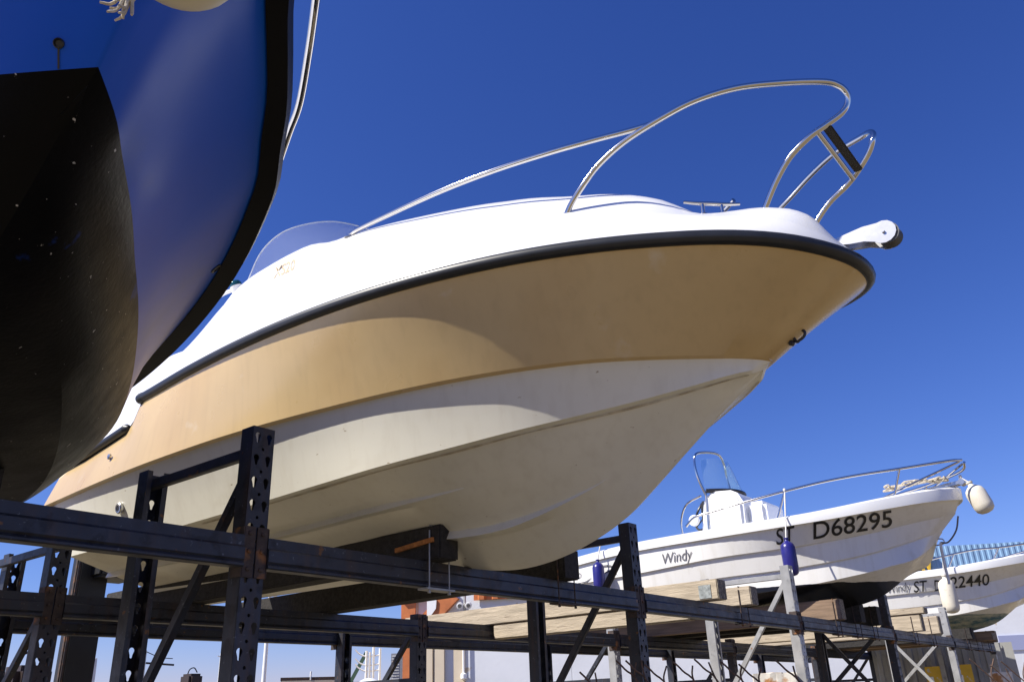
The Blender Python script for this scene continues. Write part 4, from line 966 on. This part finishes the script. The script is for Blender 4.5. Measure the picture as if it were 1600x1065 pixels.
# rusty painted blocks
CONC = mat('flaking_white_painted_concrete', (.68, .64, .56), .9, noise=.1, nscale=8, stain=[((.42, .20, .07), 5, .56, .07), ((.12, .08, .05), 14, .66, .05)], bump=.006, bscale=14)
def block(px0, px1, pyt, dist, lab):
    p0 = atd((px0, pyt), dist); p1 = atd((px1, pyt), dist); d = (p1-p0); d.z = 0; L_ = d.length; d.normalize(); n = Vector((-d.y, d.x, 0)); n = n if n.dot(p0) > 0 else -n
    b = new(); zt = p0.z; pts = [Vector((p0.x, p0.y, -EYE)), Vector((p0.x, p0.y, -EYE))+d*L_, Vector((p0.x, p0.y, -EYE))+d*L_+n*.5, Vector((p0.x, p0.y, -EYE))+n*.5]
    lo = [b.verts.new(p) for p in pts]; hi = [b.verts.new(Vector((p.x, p.y, zt))) for p in pts]; b.faces.new(lo[::-1]); b.faces.new(hi)
    for i in range(4): b.faces.new((lo[i], lo[(i+1) % 4], hi[(i+1) % 4], hi[i]))
    bmesh.ops.subdivide_edges(b, edges=b.edges, cuts=6, use_grid_fill=True)
    random.seed(5)
    for v in b.verts: v.co += Vector((random.uniform(-1, 1), random.uniform(-1, 1), random.uniform(-1, 1)))*.008
    tag(obj('painted_block', b, CONC, None, base=(p0+p1)/2+Vector((0, 0, -EYE-p0.z)), bevel=0), lab, 'block', 'rust-stained painted blocks')
block(1176, 1244, 1052, 7.5, 'white rust-stained block below the grey diagonal brace')
block(1545, 1580, 1050, 10.5, 'white rust-stained block in the lower right corner')
RB = mat('brown_rusty_wire', (.13, .08, .055), .8, noise=.4, nscale=50)
random.seed(21)
names_w = [(928, 1062), (985, 1044), (1000, 1044), (1030, 1050), (1075, 1046), (1108, 1042), (1150, 1046), (1178, 1050), (1236, 1044), (1540, 1042), (1590, 1046), (1573, 1052)]
where = ['left of the second front upright', 'in front of the second front upright', 'crossing the second front upright', 'just right of the second front upright', 'between two rack posts under the empty bay', 'in front of the pale rack post', 'right of the pale rack post', 'at the left edge of the rusty block', 'curling over the rusty block', 'left of the corner block', 'at the right edge of the frame', 'over the corner block']
for (x, y), wt in zip(names_w, where):
    p = atd((x, y), 4.6 if x < 1400 else 8.0); sgn = 1 if x < 1400 else 1.6
    t = thing('bent_wire', Vector((p.x, p.y, -EYE)), 'rusty bent wire stake '+wt, 'wire', 'rusty wire stakes in front of the racks')
    b = new(); L1 = .12*sgn
    r = Vector((CR[0][0], CR[0][1], 0)).normalized()
    tube(b, smooth_path([Vector((p.x, p.y, -EYE))+r*.10, Vector((p.x, p.y, -.4))+r*.12, p+r*.05*sgn+Vector((0, 0, -L1*.9)), p-r*.03*sgn, p-r*.07*sgn+Vector((0, 0, L1*.35))], 5), .0052, 6); obj('stake', b, RB, t, smooth=True)
    b = new(); tube(b, smooth_path([p+r*.055*sgn+Vector((0, 0, -L1*1.0)), p+r*.02*sgn+Vector((0, 0, -L1*.3)), p+r*random.uniform(0, .05)*sgn+Vector((0, 0, L1*random.uniform(.1, .4)))], 5), .0045, 6); obj('hook', b, RB, t, smooth=True)

# ------------------------------------------------------------------ far background at the lower left
PAINTW = mat('white_painted_metal', (.80, .80, .78), .4)
def mast(px_t, px_b, dist, r, lab, group=None, name='light_pole'):
    a = atd(px_t, dist); b0 = Vector((a.x, a.y, -EYE)); b = new(); tube(b, [b0, a], lambda t_: r*(1-.35*t_), 10)
    t = thing(name, b0, lab, 'pole', group); obj('pole', b, PAINTW, t, smooth=True); return t, a
t, a = mast((163, 860), 0, 22, .16, 'thick white light pole seen between the dark uprights at the left')
b = new(); bar(b, a-Vector((.5, 0, 0)), a+Vector((.5, 0, 0)), .2, .1); obj('lamp_arm', b, PAINTW, t)
t, a = mast((422, 930), 0, 34, .10, 'slim white mast right of the first front upright', name='boat_mast')
b = new(); tube(b, [a-Vector((.3, 0, 0)), a+Vector((.3, 0, 0))], .03, 6); obj('spreader', b, PAINTW, t)
t, a = mast((345, 1020), 0, 60, .05, 'very thin distant aerial mast', name='aerial')
b = new(); tube(b, [a-Vector((.6, .6, .2)), a+Vector((.2, .2, -.2))], .03, 5); obj('crosspiece', b, PAINTW, t)
# catenary gantry
p = atd((228, 1035), 45); t = thing('lattice_gantry', Vector((p.x, p.y, -EYE)), 'distant thin lattice gantry with wires above the skyline', 'gantry')
b = new(); q = atd((272, 1038), 45); tube(b, [Vector((p.x, p.y, -EYE)), atd((228, 1015), 45)], .05, 6); obj('post', b, GALVL, t)
b = new(); tube(b, [p, q], .05, 6); tube(b, [atd((240, 1030), 45), atd((255, 1036), 45), q], .02, 5); tube(b, [atd((228, 1017), 45), atd((250, 1027), 45), atd((270, 1028), 45)], .02, 5); obj('boom', b, GALV, t)
# low building
p0, p1 = atd((440, 1063), 60), atd((535, 1061), 60)
t = thing('low_building', Vector(((p0.x+p1.x)/2, (p0.y+p1.y)/2, -EYE)), 'distant low tan building under the skyline', 'building')
b = new(); d = (p1-p0); d.z = 0; n = Vector((-d.y, d.x, 0)).normalized(); slab(b, [Vector((p0.x, p0.y, -EYE)), Vector((p1.x, p1.y, -EYE)), p1, p0], 6, -n if n.dot(p0) > 0 else n); obj('wall', b, CREAMW, t)
b = new(); slab(b, [p0-d*.02+Vector((0, 0, 0)), p1+d*.02, p1+d*.02+Vector((0, 0, .2)), p0-d*.02+Vector((0, 0, .2))], 6.2, -n if n.dot(p0) > 0 else n); obj('roof', b, RUST, t)
b = new(); q = atd((486, 1048), 60); tube(b, [Vector((q.x, q.y, p0.z)), q], .06, 6); obj('roof_aerial', b, PAINTW, t)
# sailing-boat rigging and crane
p = atd((585, 1060), 40); t = thing('radar_mast', Vector((p.x, p.y, -EYE)), 'cluster of white masts with curved crosspieces behind the racks', 'mast')
for k, (x, y) in enumerate(((573, 1016), (578, 1018), (584, 1010), (594, 1012))):
    a = atd((x, y), 40); b = new(); tube(b, [Vector((a.x, a.y, -EYE)), a], .055, 6); obj('mast_tube', b, PAINTW, t, smooth=True)
for y in (1022, 1036, 1045):
    b = new(); tube(b, smooth_path([atd((555, y-8), 40), atd((562, y-1), 40), atd((575, y+3), 40), atd((594, y), 40)], 5), .035, 6); obj('curved_crosspiece', b, PAINTW, t, smooth=True)
p = atd((548, 1064), 70); q = atd((573, 1018), 70); t = thing('crane', Vector((p.x, p.y, -EYE)), 'distant green crane jib leaning to the right', 'crane')
b = new(); tube(b, [Vector((p.x, p.y, -EYE)), p], .25, 6); obj('crane_column', b, mat('dull_green_paint', (.12, .2, .10), .6), t)
b = new(); bar(b, p, q, .28, .28); obj('jib', b, mat('dull_green_paint', (.12, .2, .10), .6), t)
p0, p1 = atd((552, 1058), 30), atd((602, 1058), 30); t = thing('covered_boat', Vector(((p0.x+p1.x)/2, (p0.y+p1.y)/2, -EYE)), 'white covered boat top just above the bottom edge', 'boat')
b = new(); c = (p0+p1)/2; bmesh.ops.create_uvsphere(b, u_segments=24, v_segments=14, radius=1); bmesh.ops.scale(b, vec=(.75, .75, 1.0), verts=b.verts); bmesh.ops.translate(b, verts=b.verts, vec=Vector((c.x, c.y, c.z-1.0))); obj('cover', b, DECKW, t, smooth=True)
b = new(); box(b, (c.x-.5, c.y-.5, -EYE), (c.x+.5, c.y+.5, c.z-1.2)); obj('cradle', b, GALVL, t)
# billboard-like louvre beside the warehouse corner
p = atd((618, 1035), 24); t = thing('louvred_cabinet', Vector((p.x, p.y, -EYE)), 'pale louvred cabinet with a dark blue edge left of the warehouse corner', 'cabinet')
b = new(); r = Vector((CR[0][0], CR[0][1], 0)).normalized(); fw = Vector((CR[2][0], CR[2][1], 0)).normalized()
zt = atd((618, 1020), 24).z
slab(b, [Vector((p.x, p.y, -EYE))-r*.12, Vector((p.x, p.y, -EYE))+r*.12, Vector((p.x, p.y, zt))+r*.12, Vector((p.x, p.y, zt))-r*.12], .5, -fw)
for k in range(16):
    z = zt-.05-k*.07; slab(b, [Vector((p.x, p.y, z-.03))-r*.10-fw*.02, Vector((p.x, p.y, z-.03))+r*.10-fw*.02, Vector((p.x, p.y, z))+r*.10-fw*.001, Vector((p.x, p.y, z))-r*.10-fw*.001], .004, -fw)
obj('casing', b, GALVL, t)
# mast of a lifting truck behind the racks
p = at((140, 900), n=6.4); t = thing('lifting_mast', Vector((p.x, p.y, -EYE)), 'dark steel lifting mast with vertical guide rails behind the stern of the beige boat', 'mast')
b = new(); box(b, (p.x-.10, p.y-.06, -EYE), (p.x+.11, p.y+.08, p.z+.30)); obj('column', b, mat('black_steel', (.012, .012, .013), .5, noise=.3, nscale=10), t, bevel=.006)
for k in (-.14, -.12):
    b = new(); box(b, (p.x+k-.004, p.y-.085, -EYE), (p.x+k+.006, p.y-.062, p.z+.12)); obj('guide_rail', b, RUST, t)
b = new(); box(b, (p.x-.02, p.y-.20, p.z-.02), (p.x+.30, p.y+.12, p.z+.22)); obj('carriage', b, MATS['black_steel'], t, bevel=.02)
# railing and machinery near the bottom left
p = at((132, 1043), n=9.5); t = thing('white_guard_rail', Vector((p.x, p.y, -EYE)), 'small white tubular rail near the bottom left corner', 'railing')
b = new(); q = [at((118, 1046), n=9.5), at((140, 1045), n=9.5), at((146, 1052), n=9.5)]; tube(b, smooth_path([Vector((q[0].x, q[0].y, -EYE)), q[0], q[1], q[2], Vector((q[2].x, q[2].y, -EYE))], 4), .022, 8); obj('tube', b, PAINTW, t, smooth=True)
def engine(px, n, s, lab):
    p = at(px, n=n); t = thing('outboard_engine', Vector((p.x, p.y, -EYE)), lab, 'engine', 'dark engines behind the racks')
    b = new(); box(b, (p.x-.16*s, p.y-.2*s, p.z-.35*s), (p.x+.16*s, p.y+.2*s, p.z)); cw = obj('cowling', b, mat('dark_brown_casing', (.035, .022, .018), .5), t, bevel=.05*s, smooth=True)
    b = new(); tube(b, [Vector((p.x, p.y, -EYE)), Vector((p.x, p.y, p.z-.3*s))], .06*s, 8); obj('leg', b, BLACKP, t)
    b = new(); tube(b, smooth_path([p+Vector((-.1*s, 0, 0)), p+Vector((-.06*s, 0, .09*s)), p+Vector((.04*s, 0, .12*s)), p+Vector((.12*s, 0, .03*s))], 4), .012*s, 6); obj('hose', b, BLACKP, t, smooth=True)
engine((42, 1040), 7.5, .9, 'dark engine with a hose loop low beside the left brace')
engine((300, 1052), 9.5, .55, 'small dark engine head at the bottom edge beside the first diagonal brace')

# ------------------------------------------------------------------ lift everything so that the ground is z = 0
for o in list(COL.objects):
    if o.parent is None and o.type in ('MESH', 'EMPTY'): o.location.z += EYE
